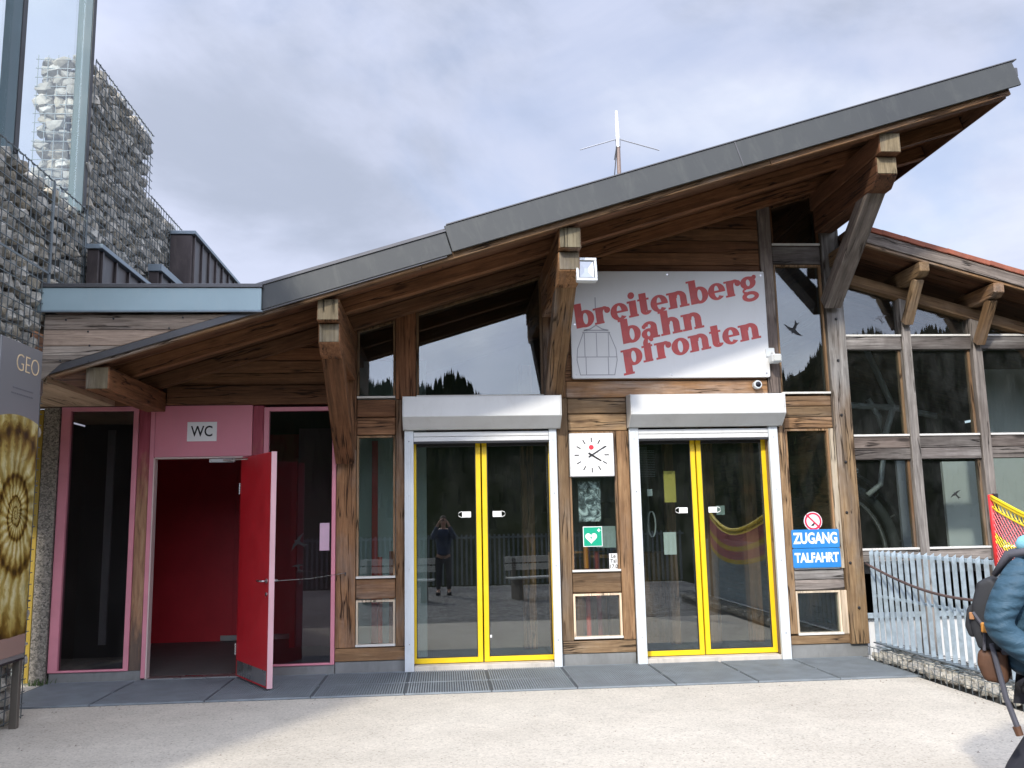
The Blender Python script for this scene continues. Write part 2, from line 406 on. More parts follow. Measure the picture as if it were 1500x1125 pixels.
# ---------------------------------------------------------------- ground
def stretch_grid(name, xs, ys, zf, mat, kind='structure'):
    v = [(x, y, zf(x, y)) for y in ys for x in xs]; nx = len(xs)
    f = [(j*nx+i, j*nx+i+1, (j+1)*nx+i+1, (j+1)*nx+i) for j in range(len(ys)-1) for i in range(nx-1)]
    return MB().add(v, f).build(name, mat, None, kind=kind, smooth=True)
k = NB('alpine_meadow'); v = k.map()
g = k.noise(v, .05, 7, .65, .4); g2 = k.noise(v, .6, 6, .7)
k.col(k.mix(1.0, k.ramp(g, [(.3, (.008, .012, .005)), (.55, (.014, .019, .008)), (.75, (.028, .03, .014))]), k.ramp(g2, [(.3, .7), (.7, 1.2)]), 'MULTIPLY'))
k.rough(1.0, spec=0); MEADOW = k.m
def ridge(t):
    """tangent of the skyline's elevation as seen towards lateral slope t"""
    base = .158-.25*t if t < .12 else .115+.15*max(0, min(1, (t-.25)/.3))*.5
    return max(.06, base+.012*math.sin(t*37+1)+.008*math.sin(t*91))
def hill_z(x, y):
    d = math.hypot(x, y+10)
    if y > -10: 
        return -1.6-.02*d
    a = abs(y+10); t = max(-1.6, min(1.6, x/max(a, .1)))
    s = max(0, min(1, (d-16)/190)); s = s*s*(3-2*s)*.55+.45*s
    fall = 1 if d < 240 else max(.4, 1-(d-240)/700)
    return -1.6+s*(ridge(t)*d+1.6)*fall
xs = sorted(set([round(q, 2) for q in [sgn*(1.5*1.13**i-1.5) for i in range(52) for sgn in (-1, 1)]]))
ys = sorted(set([round(-10+q, 2) for q in [sgn*(2*1.13**i-2) for i in range(49) for sgn in (-1, 1)]]))
stretch_grid('meadow_hills', xs, ys, hill_z, MEADOW)

PV = MB().box(-9, 4.66, -4.35, 9, -1.2, 0).box(4.66, 5.2, -4.35, 0.3, -1.2, -.3)
pav = PV.build('pavement', PAVING, None, kind='structure')
# metal grating strip along the front
gs = box('grating_bed', -4.2, 4.72, -1.285, -.004, -.02, .002, paint('grating_bed_dark', (.06, .07, .08), .7, 0, .1), None, 0, kind='structure')
GRATE = paint('grating_rubber_steel', (.21, .24, .26), .62, .1, .2, .35, .3, 5, dcol=(.24, .27, .285))
edges = [-4.16, -3.25, -2.22, -1.25, -.376, .447, 1.27, 2.23, 3.045, 3.87, 4.70]
for a, b in zip(edges, edges[1:]):
    mb = MB().box(a+.006, b-.006, -1.276, -1.262, .0025, .0165).box(a+.006, b-.006, -.026, -.012, .0025, .0165).box(a+.006, b-.006, -.66, -.645, .0025, .012); n = int((b-a)/.0245)
    for i in range(n):
        x = a+.016+(b-a-.03)*(i+.5)/n
        mb.box(x-.0062, x+.0062, -1.2615, -.0265, .0025, .017)
    mb.build('grating', GRATE, gs)
k = NB('weed_green'); k.col((.06, .10, .03)); k.rough(.8); WEED = k.m
for x0, n_, lab in ((-4.25, 46, 'small tuft of grass at the foot of the concrete pier'),):
    mb = MB()
    for i in range(n_):
        x, y = x0+rnd.gauss(0, .09), -.06+rnd.gauss(0, .03); h_ = rnd.uniform(.03, .09); dx, dy = rnd.gauss(0, .03), rnd.gauss(-.01, .02)
        mb.add([(x-.004, y, 0), (x+.004, y, 0), (x+dx*.5+.003, y+dy*.5, h_*.7), (x+dx, y+dy, h_), (x+dx*.5-.003, y+dy*.5, h_*.7)], [(0, 1, 2, 3, 4)])
    o = mb.build('grass_tuft', WEED, None); o['kind'] = 'stuff'
mb = MB()
for i in range(260):
    x, y = rnd.uniform(-4, 4.6), (-1.29-abs(rnd.gauss(0, .12)) if i < 150 else rnd.uniform(-4.3, -1.3)); r_ = rnd.uniform(.003, .009)
    if i % 5 == 0: x, y = 4.64-abs(rnd.gauss(0, .07)), rnd.uniform(-4.3, -.3)
    mb.add([(x-r_, y-r_*.6, .001), (x+r_, y-r_*.8, .001), (x+r_*.8, y+r_, .001), (x-r_*.7, y+r_, .001), (x+r_*.1, y, r_*1.2)], [(0, 1, 4), (1, 2, 4), (2, 3, 4), (3, 0, 4)])
k = NB('grit'); k.col((.30, .27, .23)); k.rough(.9); mb.build('grit', k.m, None, kind='stuff')
# gravel bed in front of the benches, low enough to lie outside the frame
k = NB('grey_gravel'); v = k.map(); c = k.n('ShaderNodeTexVoronoi'); k.l(v, c.inputs[0]); c.inputs['Scale'].default_value = 22
s_ = k.n('ShaderNodeSeparateColor'); k.l(c.outputs['Color'], s_.inputs[0])
k.col(k.ramp(s_.outputs[0], [(0, (.05, .05, .05)), (.6, (.19, .185, .18)), (1, (.36, .35, .33))])); k.rough(.95)
k.bump(c.outputs['Distance'], 1.0, .05)
MB().box(-9, 6.2, -13, -4.352, -1.2, -.06).build('gravel_bed', k.m, None, kind='structure')

# ---------------------------------------------------------------- main station building
ST = thing('station_building', 'long timber and glass cable car station front under one rising mono-pitch roof', 'building', (0, 0, 0))
def bar(name, x0, x1, z0, z1, kind, y0=0.0, y1=.16, ax=None, bevel=.006):
    return box(name, x0, x1, y0, y1, z0, z1, wood(kind, ax or ('x' if x1-x0 > z1-z0 else 'z')), ST, bevel)
def post(x0, x1, z0, kind, y0=-.004, y1=.17, z1=None, name='post'):
    poly = clip(rect(x0, x1, z0, z1 or 9), ZA+.03, ZB)
    return MB().prism(poly, y0, y1).build(name, wood(kind, 'z'), ST, .006)
# concrete base strips
for x0, x1, h in ((-4.16, -3.215, .11), (-1.99, -1.185, .105), (-1.18, -.425, .13), (1.30, 2.125, .135), (3.875, 4.79, .155)):
    box('base_strip', x0, x1, .012, .2, 0.0, h, CONCRETE, ST, .006)
k = NB('exposed_aggregate'); v = k.map(); c = k.voro(v, 70, outn=1); s_ = k.n('ShaderNodeSeparateColor'); k.l(c, s_.inputs[0])
k.col(k.ramp(s_.outputs[0], [(0, (.08, .075, .065)), (.5, (.20, .185, .155)), (1, (.33, .30, .26))])); k.rough(.9); k.bump(k.voro(v, 70), .6, .008)
AGGREGATE = k.m
box('concrete_pier', -4.345, -4.18, -.02, .3, 0, 2.93, AGGREGATE, ST, .004)
box('concrete_wall', -9, -4.78, .1, .35, 0, 2.93, AGGREGATE, ST, .004); box('wall_panel', -9, -3.2, .172, .35, 2.962, 4.2, wood('dark', 'x'), ST, .004)
sd = MB().box(-4.40, -4.35, -.02, .05, .02, 2.90).box(-4.775, -4.40, -.02, .05, 2.84, 2.90).box(-4.775, -4.73, -.02, .05, .02, 2.84).build('side_door_frame', paint('mustard_paint', (.33, .23, .03), .5, 0, .1, .2), ST, .003)
box('pane', -4.73, -4.40, .0, .012, .02, 2.84, GLASS, sd, 0)

# posts
post(-1.18, -.965, .275, 'mixed', z1=2.42); post(-1.18, -.965, 2.42, 'brown')
post(-.525, -.295, 2.99, 'brown'); post(-.525, -.425, .275, 'mixed', z1=2.985)
post(1.17, 1.42, 2.99, 'mixed'); post(1.30, 1.43, .275, 'golden', z1=2.985)
post(1.99, 2.125, .275, 'golden', z1=2.60)
post(3.82, 3.97, 3.02, 'greydark'); post(3.872, 3.98, .275, 'golden', z1=3.015)
post(4.578, 4.795, .15, 'corner', y0=-.03, y1=.22)
# sill beams
bar('sill_beam', -1.18, -.425, .135, .27, 'mixed'); bar('sill_beam', 1.30, 2.125, .14, .27, 'golden'); bar('sill_beam', 3.875, 4.58, .16, .255, 'golden')
# rails and infill blocks
for x0, x1, z0, z1, kd in ((-.96, -.53, .785, 1.0, 'mixed'), (-.96, -.53, 2.59, 2.785, 'brown'), (-.96, -.53, 2.795, 2.99, 'brown'),
                           (1.435, 1.985, .79, 1.015, 'golden'), (1.435, 2.12, 2.605, 2.795, 'golden'), (1.435, 2.12, 2.805, 2.98, 'golden'),
                           (1.425, 3.815, 2.99, 3.18, 'mixed'), (3.985, 4.57, .755, .865, 'grey'), (3.985, 4.57, .87, .985, 'grey'),
                           (3.985, 4.57, 2.605, 2.73, 'golden'), (3.985, 4.57, 2.735, 2.86, 'golden'), (3.985, 4.57, 2.865, 2.985, 'golden'),
                           (3.975, 4.57, 4.59, 4.81, 'greydark')):
    bar('rail', x0, x1, z0, z1, kd, .012, .15, 'x', .008)
for zz in (.55, 1.05, 1.62, 2.2, 2.75, 3.4, 3.9):
    MB().lathe([(.016, 0), (.016, -.012), (.008, -.02)], (4.65+rnd.uniform(-.03, .05), -.03, zz), 'y', 8).build('bolt', BLACKM, ST)
# wall boards
def boards(x0, x1, z0, z1, h, kd, y0=.02, y1=.06):
    z = z0
    while z < z1:
        hh = h*rnd.uniform(.96, 1.04)
        p = clip(rect(x0, x1, z+.004, min(z+hh, z1)-.003), ZA+.05, ZB)
        if len(p) > 2 and max(q[1] for q in p)-min(q[1] for q in p) > .01 and max(q[0] for q in p)-min(q[0] for q in p) > .02:
            MB().prism(p, y0+rnd.uniform(0, .006), y1).build('wall_board', wood(kd, 'x'), ST, .004)
        z += hh
boards(-4.2, -1.185, 3.165, 3.8, .145, 'brown')
bar('lintel_beam', -3.05, -1.185, 2.945, 3.16, 'brown', -.02, .15); bar('lintel_beam', -4.3, -3.06, 2.945, 3.06, 'brown', 0.0, .15)
boards(1.425, 3.815, 3.185, 5.3, .155, 'brown')
# windows
def window(x0, x1, z0, z1, fr, glass, w_=.022, slant=False, sill=True, y=.05, right=None):
    top = (lambda x: zl(x)) if slant else (lambda x: z1)
    mb = MB(); P = lambda poly: mb.prism(clip(poly, ZA, ZB) if slant else poly, y-.035, y+.03)
    P(rect(x0, x0+w_, z0, 9 if slant else z1)); P(rect(x1-w_, x1, z0, 9 if slant else z1))
    a, b = x0+w_, x1-w_
    mb.prism([(a, top(a)-w_), (b, top(b)-w_), (b, top(b)), (a, top(a))], y-.035, y+.03)
    mb.prism(rect(a, b, z0, z0+w_), y-.034, y+.03)
    f = mb.build('window_frame', fr, ST, 0)
    pg = [(a, z0+w_), (b, z0+w_), (b, top(b)-w_), (a, top(a)-w_)]
    MB().prism(pg, y, y+.010).build('pane', glass, f)
    if sill: box('sill', x0-.002, x1+.002, -.012, y-.036, z0-.002, z0+.022, paint('white_sill', (.62, .60, .55), .5, 0, .06, .2), f, .002)
    return f
PALE = wood('pale', 'z')
window(-.958, -.532, .285, .775, PALE, GLASS); window(-.958, -.532, 1.01, 2.58, wood('golden', 'z'), GLASS)
window(-.958, -.532, 3.005, 0, wood('golden', 'z'), GLASS_UP, slant=True)
window(-.288, 1.165, 3.01, 0, wood('golden', 'z'), GLASS_UP, slant=True, w_=.026)
window(1.437, 1.983, .295, .78, PALE, GLASS); window(1.437, 1.983, 1.022, 2.597, wood('golden', 'z'), GLASS)
window(3.987, 4.51, .262, .745, PALE, GLASS); window(3.987, 4.51, .99, 2.597, wood('golden', 'z'), GLASS)
for z0, z1 in ((.262, .745), (.99, 2.597)): box('jamb', 4.513, 4.582, .0, .1, z0, z1, wood('pale', 'z'), ST, .004)
window(3.978, 4.565, 3.01, 4.58, wood('golden', 'z'), GLASS_UP); window(3.978, 4.565, 4.82, 0, wood('brown', 'z'), GLASS_UP, slant=True)

# WC bay
def pinkframe(x0, x1, z0, z1, w0, w1, sillz):
    mb = MB().box(x0, x0+w0, 0, .09, z0, z1).box(x1-w1, x1, 0, .09, z0, z1).box(x0+w0, x1-w1, 0, .09, z1-.045, z1).box(x0+w0, x1-w1, 0, .09, z0, sillz)
    f = mb.build('window_frame', PINK, ST, .004)
    box('pane', x0+w0, x1-w1, .04, .05, sillz, z1-.045, GLASS_WC, f, 0); return f
pinkframe(-4.17, -3.345, .11, 2.935, .10, .055, .13)
pinkframe(-1.985, -1.185, .105, 2.915, .055, .045, .125)
k = NB('pink_fading_wood'); v = k.map((9, 9, .9), rand=3); gr = k.noise(v, 3, 6, .6, .6)
tcx = k.n('ShaderNodeSeparateXYZ'); k.l(k.tc.outputs['Object'], tcx.inputs[0])
fade = k.ramp(k.math('ADD', k.math('MULTIPLY', tcx.outputs[2], .25), k.math('MULTIPLY', k.noise(k.map((4, 4, 2)), 3, 6, .7), .35)), [(.64, 0.0), (.80, 1.0)])
wd = k.ramp(gr, [(.3, (.13, .06, .03)), (.5, (.30, .16, .085)), (.7, (.40, .25, .14))])
lowst = k.ramp(k.math('ADD', k.math('MULTIPLY', tcx.outputs[2], .5), k.math('MULTIPLY', k.noise(k.map((7, 7, 2)), 3, 6, .7), .7)), [(.5, 1.0), (.75, 0.0)])
wd = k.mix(k.math('MULTIPLY', lowst, .8), wd, (.06, .05, .045))
k.col(k.mix(fade, wd, k.ramp(gr, [(.3, (.22, .03, .05)), (.7, (.36, .07, .10))]))); k.rough(.7); k.bump(gr, .4, .004)
PW = k.m
box('post', -3.342, -3.215, .01, .15, .11, 2.935, PW, ST, .005); box('post', -2.108, -1.988, .01, .15, .03, 2.935, PW, ST, .005)
box('door_jamb', -3.212, -3.165, -.005, .12, .03, 2.94, PINK, ST, .003); box('door_jamb', -2.205, -2.112, -.005, .12, .03, 2.365, PINK, ST, .003)
box('pink_panel', -3.163, -2.112, -.002, .07, 2.372, 2.94, PINK_PANEL, ST, .003)
MB().box(-3.164, -3.150, -.012, .1, .02, 2.36).box(-3.150, -2.207, -.010, .1, 2.352, 2.368).build('door_seal', paint('cream_edge', (.62, .50, .46), .5, 0, .05), ST, .002)
box('threshold', -3.16, -2.11, -.015, .14, .0025, .028, STEEL, ST, .003)
# the red door, swung out about its right jamb
hx, hy = -2.195, -.03; ang = math.atan2(-.865, .50)
DM = Matrix.Translation((hx, hy, 0)) @ Matrix.Rotation(ang, 4, 'Z')
dl = MB().box(.012, .985, -.026, .026, .035, 2.345).build('red_door', RED, ST, .003, mw=DM)
def on_door(name, mb, mat, bevel=.002, sm=False): return mb.build(name, mat, dl, bevel, sm, mw=DM)
on_door('door_edge', MB().box(.9855, .994, -.028, .028, .034, 2.346), paint('pale_pink_edge', (.66, .40, .43), .4, 0, .05))
on_door('kick_plate', MB().box(.05, .965, -.0295, -.0265, .055, .20), STEEL)
for sgn in (-1, 1):
    on_door('handle', MB().tube([(.925, sgn*.027, 1.06), (.925, sgn*.075, 1.06), (.905, sgn*.085, 1.06), (.80, sgn*.085, 1.06)], .010, 8), STEEL, 0, True)
    on_door('lock_rosette', MB().lathe([(.024, -.004), (.024, .004)], (.925, sgn*.0305, 1.06), 'y', 16).lathe([(.022, -.004), (.022, .004)], (.925, sgn*.0305, .93), 'y', 16), STEEL, 0)
on_door('hinge', MB().tube([(0, -.03, .25), (0, -.03, .37)], .011, 8).tube([(0, -.03, 1.95), (0, -.03, 2.07)], .011, 8), STEEL, 0)
box('door_closer', -2.56, -2.28, -.045, -.004, 2.30, 2.345, STEEL, ST, .004)
t_ = DM @ Vector((.25, -.03, 2.32))
MB().tube([(-2.42, -.03, 2.325), tuple(t_)], .009, 6).build('closer_arm', STEEL, ST)
e_ = DM @ Vector((.99, 0, 1.06))
MB().tube([tuple(e_), ((e_.x-1.07)/2, e_.y/2-.01, 1.05), (-1.07, -.03, 1.075)], .0035, 6).build('door_stay', STEEL, ST)
MB().tube([(-1.07, .0, 1.075), (-1.07, -.035, 1.075), (-1.07, -.045, 1.05)], .007, 6).build('stay_hook', BLACKM, ST)

# sliding glass entrances with roller shutters
def entrance(x0, x1, gx0, gx1, mid, right_reveal):
    # x0..x1 outer edges of the guides, gx0/gx1 clear opening
    bx = MB(); prof = [(-.25, 2.76), (-.25, 2.985), (-.02, 3.0), (-.004, 3.0), (-.004, 2.63), (-.10, 2.63)]
    n = len(prof); a, b = x0-.002, x1+.03
    bx.add([(a, y, z) for y, z in prof]+[(b, y, z) for y, z in prof], [tuple(range(n)), tuple(range(2*n-1, n-1, -1))]+[(i, i+n, (i+1) % n+n, (i+1) % n) for i in range(n)])
    sh = bx.build('roller_shutter', BOX_METAL, ST, .004)
    for u, v_ in ((a-.012, a-.001), (b+.001, b+.012)):
        ec = MB(); pe = [(y_*1.012-.002, z_+(.003 if z_ > 2.8 else -.003)) for y_, z_ in prof]; pe = [(min(-.005, y_), z_) for y_, z_ in pe]
        ec.add([(u, y_, z_) for y_, z_ in pe]+[(v_, y_, z_) for y_, z_ in pe], [tuple(range(n)), tuple(range(2*n-1, n-1, -1))]+[(i, i+n, (i+1) % n+n, (i+1) % n) for i in range(n)])
        ec.build('end_cap', BOX_METAL, sh, .002)
    for (u, v_) in ((x0, gx0), (gx1, x1)):
        g_ = MB().box(u, v_, -.055, -.006, .012, 2.628)
        c_ = (u+v_)/2
        for q in (-.022, .0, .022): g_.box(c_+q-.004, c_+q+.004, -.0575, -.0545, .012, 2.62)
        g_.build('guide_rail', WHITE_METAL, sh, .002)
    for gx in ((x0+gx0)/2, (gx1+x1)/2):
        for zz in (.3, 1.1, 1.9, 2.5): MB().lathe([(.007, 0), (.006, -.004)], (gx, -.0575, zz), 'y', 8).build('screw', STEEL, sh)
    z = 2.50
    for hh in (.055, .055): box('shutter_slat', gx0+.002, gx1-.002, -.045, -.02, z, z+hh-.004, BOX_METAL, sh, .004); z += hh
    box('shutter_slat', gx0+.002, gx1-.002, -.05, -.018, 2.475, 2.498, BLACKM, sh, .003)
    # leaves
    y0, y1 = .10, .145
    for (l, r, side) in ((gx0-.03, mid-.008, 0), (mid+.008, gx1+.06-.05*right_reveal, 1)):
        mb = MB().box(l, l+.055, y0, y1, .07, 2.50).box(r-.055, r, y0, y1, .07, 2.50).box(l+.055, r-.055, y0, y1, .07, .125)
        lf = mb.build('door_leaf', YELLOW, ST, .003)
        box('top_rail', l+.055, r-.055, y0, y1, 2.45, 2.50, BLACKM, lf, .003)
        box('pane', l+.055, r-.055, y0+.016, y0+.026, .125, 2.45, GLASS, lf, 0)
        gk = MB(); p0, p1 = l+.0555, r-.0555
        for q in ((p0, p0+.008, .1255, 2.449), (p1-.008, p1, .1255, 2.449), (p0+.008, p1-.008, .1255, .1335)): gk.box(q[0], q[1], y0+.006, y0+.0155, q[2], q[3])
        gk.build('gasket', BLACKM, lf)
        cx = (r-.055-.16) if side == 0 else (l+.055+.06); dx = -1 if side == 0 else 1
        xa, xb = (cx, cx+.10) if side == 0 else (cx, cx+.10)
        box('sticker', xa, xb, y0+.0145, y0+.0155, 1.65, 1.715, WHITE, lf, 0)
        tip = xa-.045 if side == 0 else xb+.045; e = xa if side == 0 else xb
        MB().tube([(e, y0+.0145, 1.716), (tip+.012*(-dx), y0+.0145, 1.705), (tip, y0+.0145, 1.683), (tip+.012*(-dx), y0+.0145, 1.661), (e, y0+.0145, 1.649)], .004, 4).build('arrow_outline', WHITE, lf)
    if right_reveal: box('reveal', gx1+.005, gx1+.09, .005, .3, .03, 2.62, wood('golden', 'z'), ST, .004)
    else: box('reveal', gx1+.065, gx1+.085, .005, .3, .03, 2.62, wood('brown', 'z'), ST, .004)
    box('reveal', gx0-.085, gx0-.032, .005, .3, .03, 2.62, wood('brown', 'z'), ST, .004)
    box('threshold', gx0+.001, gx1-.001, -.03, .3, .0, .062, paint('pale_threshold', (.50, .46, .40), .8, 0, .1, .4), ST, .005)
    box('door_track', gx0-.03, gx1+.06, .09, .2, 2.505, 2.63, BLACKM, ST, .003)
entrance(-.425, 1.29, -.325, 1.205, .437, 0)
entrance(2.13, 3.87, 2.235, 3.765, 2.935, 1)
box('sticker', .475, .53, .1145, .1155, .325, .355, WHITE, ST, 0)

# ---- roof
RL, RR = -3.58, 5.98
def slope_bar(name, x0, x1, y, w_, dz0, dz1, mat, bevel=.004, parent=None):
    """a bar that follows the roof slope; dz0..dz1 above the rafter underside line"""
    p = [(x0, zl(x0)+dz0), (x1, zl(x1)+dz0), (x1, zl(x1)+dz1), (x0, zl(x0)+dz1)]
    c = ((x0+x1)/2, y, zl((x0+x1)/2)+(dz0+dz1)/2); a = math.atan(ZB)
    ln = (x1-x0)/math.cos(a); h_ = (dz1-dz0)*math.cos(a)
    M4 = Matrix.Translation(c) @ Matrix.Rotation(-a, 4, 'Y')
    return MB().box(-ln/2, ln/2, -w_/2, w_/2, -h_/2, h_/2).build(name, mat, parent or ST, bevel, mw=M4)
rf = slope_bar('roof', RL+.02, RR-.02, 1.3, 6.18, .205, .315, COPING)
slope_bar('fascia', .07, RR, -1.825, .03, .045, .325, FASCIA, .004, rf)
slope_bar('fascia', -1.70, .075, -1.812, .03, .03, .265, FASCIA, .004, rf)
slope_bar('fascia_coping', .05, RR+.01, -1.80, .10, .325, .338, COPING, .002, rf)
slope_bar('fascia_coping', -1.70, .049, -1.79, .10, .265, .285, COPING, .002, rf)
slope_bar('fascia_seam', 2.965, 2.975, -1.842, .006, .047, .322, COPING, 0, rf)
slope_bar('drip_flashing', RL, .05, -1.79, .05, .015, .085, COPING, .003, rf)
for a, b in ((RL+.03, -.2), (-.197, 3.3), (3.303, RR-.06)):
    slope_bar('verge_board', a, b, -1.765, .045, -.012, .085, wood('mixed', 'x'), .004, rf)
box('gutter_end', RR-.01, RR+.05, -1.80, -1.60, zl(RR)+.17, zl(RR)+.27, COPING, rf, .01)
box('gutter', RR-.03, RR+.05, -1.60, 4.3, zl(RR)+.10, zl(RR)+.30, COPING, rf, .01)
y = -1.74
for i in range(11):
    ww = .152
    for a, b in (((RL+.04, .9+rnd.uniform(-.6, .6)),)): pass
    j = rnd.uniform(-.8, 3.0)
    slope_bar('soffit_board', RL+.04, j, y+ww/2, ww-.006, .155+rnd.uniform(0, .004), .18, wood('dark' if i < 6 else 'brown', 'x'), .003, rf)
    slope_bar('soffit_board', j+.003, RR-.06, y+ww/2, ww-.006, .155+rnd.uniform(0, .004), .18, wood('dark' if i < 6 else 'brown', 'x'), .003, rf)
    y += ww
slope_bar('ceiling', RL+.04, 4.8, 2.65, 5.1, .155, .18, wood('dark', 'x'), .003, rf)
slope_bar('eave_soffit', 4.81, RR-.06, 2.1, 4.28, .155, .18, wood('dark', 'x'), .003, rf)
for yy, ww, kd in ((-1.66, .09, 'dark'), (-.90, .10, 'brown'), (-.09, .12, 'brown')):
    for a, b in ((RL+.05, 1.24), (1.245, RR-.08)): slope_bar('rafter', a, b, yy, ww, .0, .152, wood(kd, 'x'), .005)
for yy in (.8, 1.7, 2.6, 3.5): slope_bar('rafter', 4.85, RR-.08, yy, .10, .0, .152, wood('dark', 'x'), .005)
slope_bar('fascia_board', RR-.06, RR-.03, 1.2, 5.7, .0, .18, wood('dark', 'y'), .003)
# purlins with stepped ends, braces
def purlin(x0, x1, kd, lower=True, brace=True, end='end', bk='brown', y1=2.0):
    xc = (x0+x1)/2; zt = zl(xc)-.012
    M1 = wood(kd, 'y')
    p = MB().box(x0, x1, -1.70, y1, zt-.215, zt).build('purlin', M1, ST, .008)
    box('end_grain', x0+.008, x1-.008, -1.7065, -1.701, zt-.207, zt-.008, wood(end, 'z'), p, .003)
    if lower:
        q = MB().prism([(0, 0)]*3, 0, 1) if False else None
        a = MB(); z1, z0 = zt-.22, zt-.43
        prof = [(-1.60, z1), (-1.60, z0+.02), (-1.46, z0-.09), (-.02, z0-.09), (-.02, z1)]
        n = len(prof)
        a.add([(x0+.004, y_, z_) for y_, z_ in prof]+[(x1-.004, y_, z_) for y_, z_ in prof], [tuple(range(n)), tuple(range(2*n-1, n-1, -1))]+[(i, i+n, (i+1) % n+n, (i+1) % n) for i in range(n)])
        o = a.build('purlin_support', M1, ST, .008)
        box('end_grain', x0+.012, x1-.012, -1.6065, -1.601, z0+.028, z1-.006, wood(end, 'z'), o, .003)
    if brace:
        zb = zt-.43; beam('brace', (xc, -1.30, zb-.02), (xc, -.06, zb-.98), .205, .17, wood(bk, 'x'), ST, .008)
purlin(-1.18, -.97, 'brown'); purlin(1.155, 1.375, 'mixed', bk='mixed'); purlin(4.505, 4.735, 'dark', bk='grey')
purlin(-3.27, -3.06, 'brown', lower=False, brace=False)
# floor, inner walls
box('floor', -4.6, 4.78, .2, 5.2, -.05, .02, paint('dark_floor', (.10, .095, .09), .55, 0, .2, .3), ST, 0)
def roofwall(x0, x1, y0, y1, mat): MB().prism(clip(rect(x0, x1, .02, 9), ZA+.19, ZB), y0, y1).build('inner_wall', mat, ST)
roofwall(-4.6, 4.78, 5.2, 5.3, DARKINT); roofwall(-1.19, -1.12, .2, 5.2, DARKINT); roofwall(4.70, 4.78, .25, 5.2, wood('dark', 'y')); roofwall(-4.6, -4.5, .35, 5.2, DARKINT)
box('inner_partition', -1.1, -.2, .95, 1.0, .02, 3.6, PALEINT, ST, 0)
box('inner_door_frame', -.86, -.79, .90, .949, .02, 2.6, RED_DARK, ST, .003)
box('counter', 2.1, 3.0, 1.5, 2.1, .02, 1.15, wood('brown', 'z'), ST, .005); box('booth_post', 2.86, 2.98, 1.3, 1.42, .02, 2.6, wood('brown', 'z'), ST, .005)
box('booth_wall', 1.5, 2.9, 2.4, 2.45, .02, 2.6, paint('booth_panel', (.14, .16, .18), .6, 0, .15), ST, 0)
box('booth_panel', 1.32, 2.05, 1.30, 1.34, .02, 1.2, wood('brown', 'z'), ST, .004)
for i in range(16): box('blind_slat', 2.25, 2.75, 1.34, 1.36, 2.46-i*.022, 2.468-i*.022, paint('blind_grey', (.25, .28, .32), .5), ST, 0)
for x0 in (1.0, 3.35, 3.9): box('inner_post', x0, x0+.16, 1.3, 1.46, .02, 3.6, wood('brown', 'z'), ST, .005)
# WC vestibule
box('vestibule_wall', -4.25, -1.95, 3.0, 3.05, .02, 2.9, RED_DARK, ST, 0)
box('vestibule_wall', -4.3, -4.25, 1.56, 3.0, .02, 2.9, RED_DARK, ST, 0)
iw = box('inner_door', -2.95, -2.0, 2.97, 2.995, .1, 2.4, RED_DARK, ST, .004)
MB().tube([(-2.86, 2.965, 1.08), (-2.86, 2.92, 1.08), (-2.72, 2.92, 1.08)], .011, 6).build('handle', STEEL, iw)
box('skirting', -3.1, -1.95, 2.94, 2.968, .03, .10, paint('grey_skirting', (.32, .32, .30), .5), ST, .002)
box('vestibule_wall', -1.95, -1.19, 2.2, 2.25, .02, 2.9, paint('pale_pink_wall', (.40, .26, .30), .8, 0, .06), ST, 0)
box('inner_door_frame', -2.02, -1.95, 2.1, 2.3, .02, 2.5, RED_DARK, ST, .003)
box('vestibule_ceiling', -4.5, -1.19, .2, 5.2, 2.9, 2.94, DARKINT, ST, 0)
box('vestibule_wall', -4.5, -3.70, 1.5, 1.55, .02, 2.9, CHARCOAL, ST, 0)
for x0, x1, y0 in ((-3.92, -3.84, .7), (-3.50, -3.40, .5)): box('inner_strip', x0, x1, y0, y0+.03, .3, 2.75, paint('grey_green_strip', (.34, .38, .36), .6), ST, 0)
# pale ceiling of the side passage
box('passage_ceiling', -5.6, -3.60, -1.72, -.02, 2.94, 3.0, wood('pale', 'y'), ST, .003)

# ---------------------------------------------------------------- flat canopy with the blue-grey fascia
CN = thing('flat_canopy', 'flat canopy edge with pale blue-grey metal fascia over weathered horizontal boards', 'canopy', (-2.6, -1.84, 3.5))
box('fascia', -3.66, -1.665, -1.872, -1.845, 3.575, 3.79, FASCIA_BLUE, CN, .004)
box('coping', -3.67, -1.655, -1.885, -1.70, 3.792, 3.828, COPING, CN, .003)
box('drip_edge', -3.66, -1.65, -1.878, -1.843, 3.562, 3.574, CAP, CN, .002)
box('deck', -3.64, -2.25, -1.84, 1.0, 3.63, 3.79, COPING, CN, .003)
z = 2.95; xr = lambda z: (z-ZA-.085)/ZB
for h_ in (.155, .155, .15, .145):
    z1 = min(z+h_, 3.562); p = [q for q in clip(rect(-3.61, 0, z, z1-.005), 9, 0)]
    xa, xb = max(-3.6, xr(z)), xr(z1-.005)
    p = [(-3.61, z), (xa, z), (xb, z1-.005), (-3.61, z1-.005)] if xb > -3.6 else None
    if p:
        MB().prism(p, -1.82+rnd.uniform(0, .004), -1.79).build('weathered_board', wood('boards', 'x'), CN, .003)
    z = z1
sm = MB()
for x_, z_ in ((-3.42, 3.50), (-3.0, 3.51), (-2.38, 3.52), (-3.22, 3.39), (-2.5, 3.42), (-3.2, 3.26), (-3.2, 3.11), (-3.45, 3.12)): sm.lathe([(.009, -.003), (.009, .003)], (x_, -1.823, z_), 'y', 8)
sm.build('screw_heads', BLACKM, CN, kind='stuff')

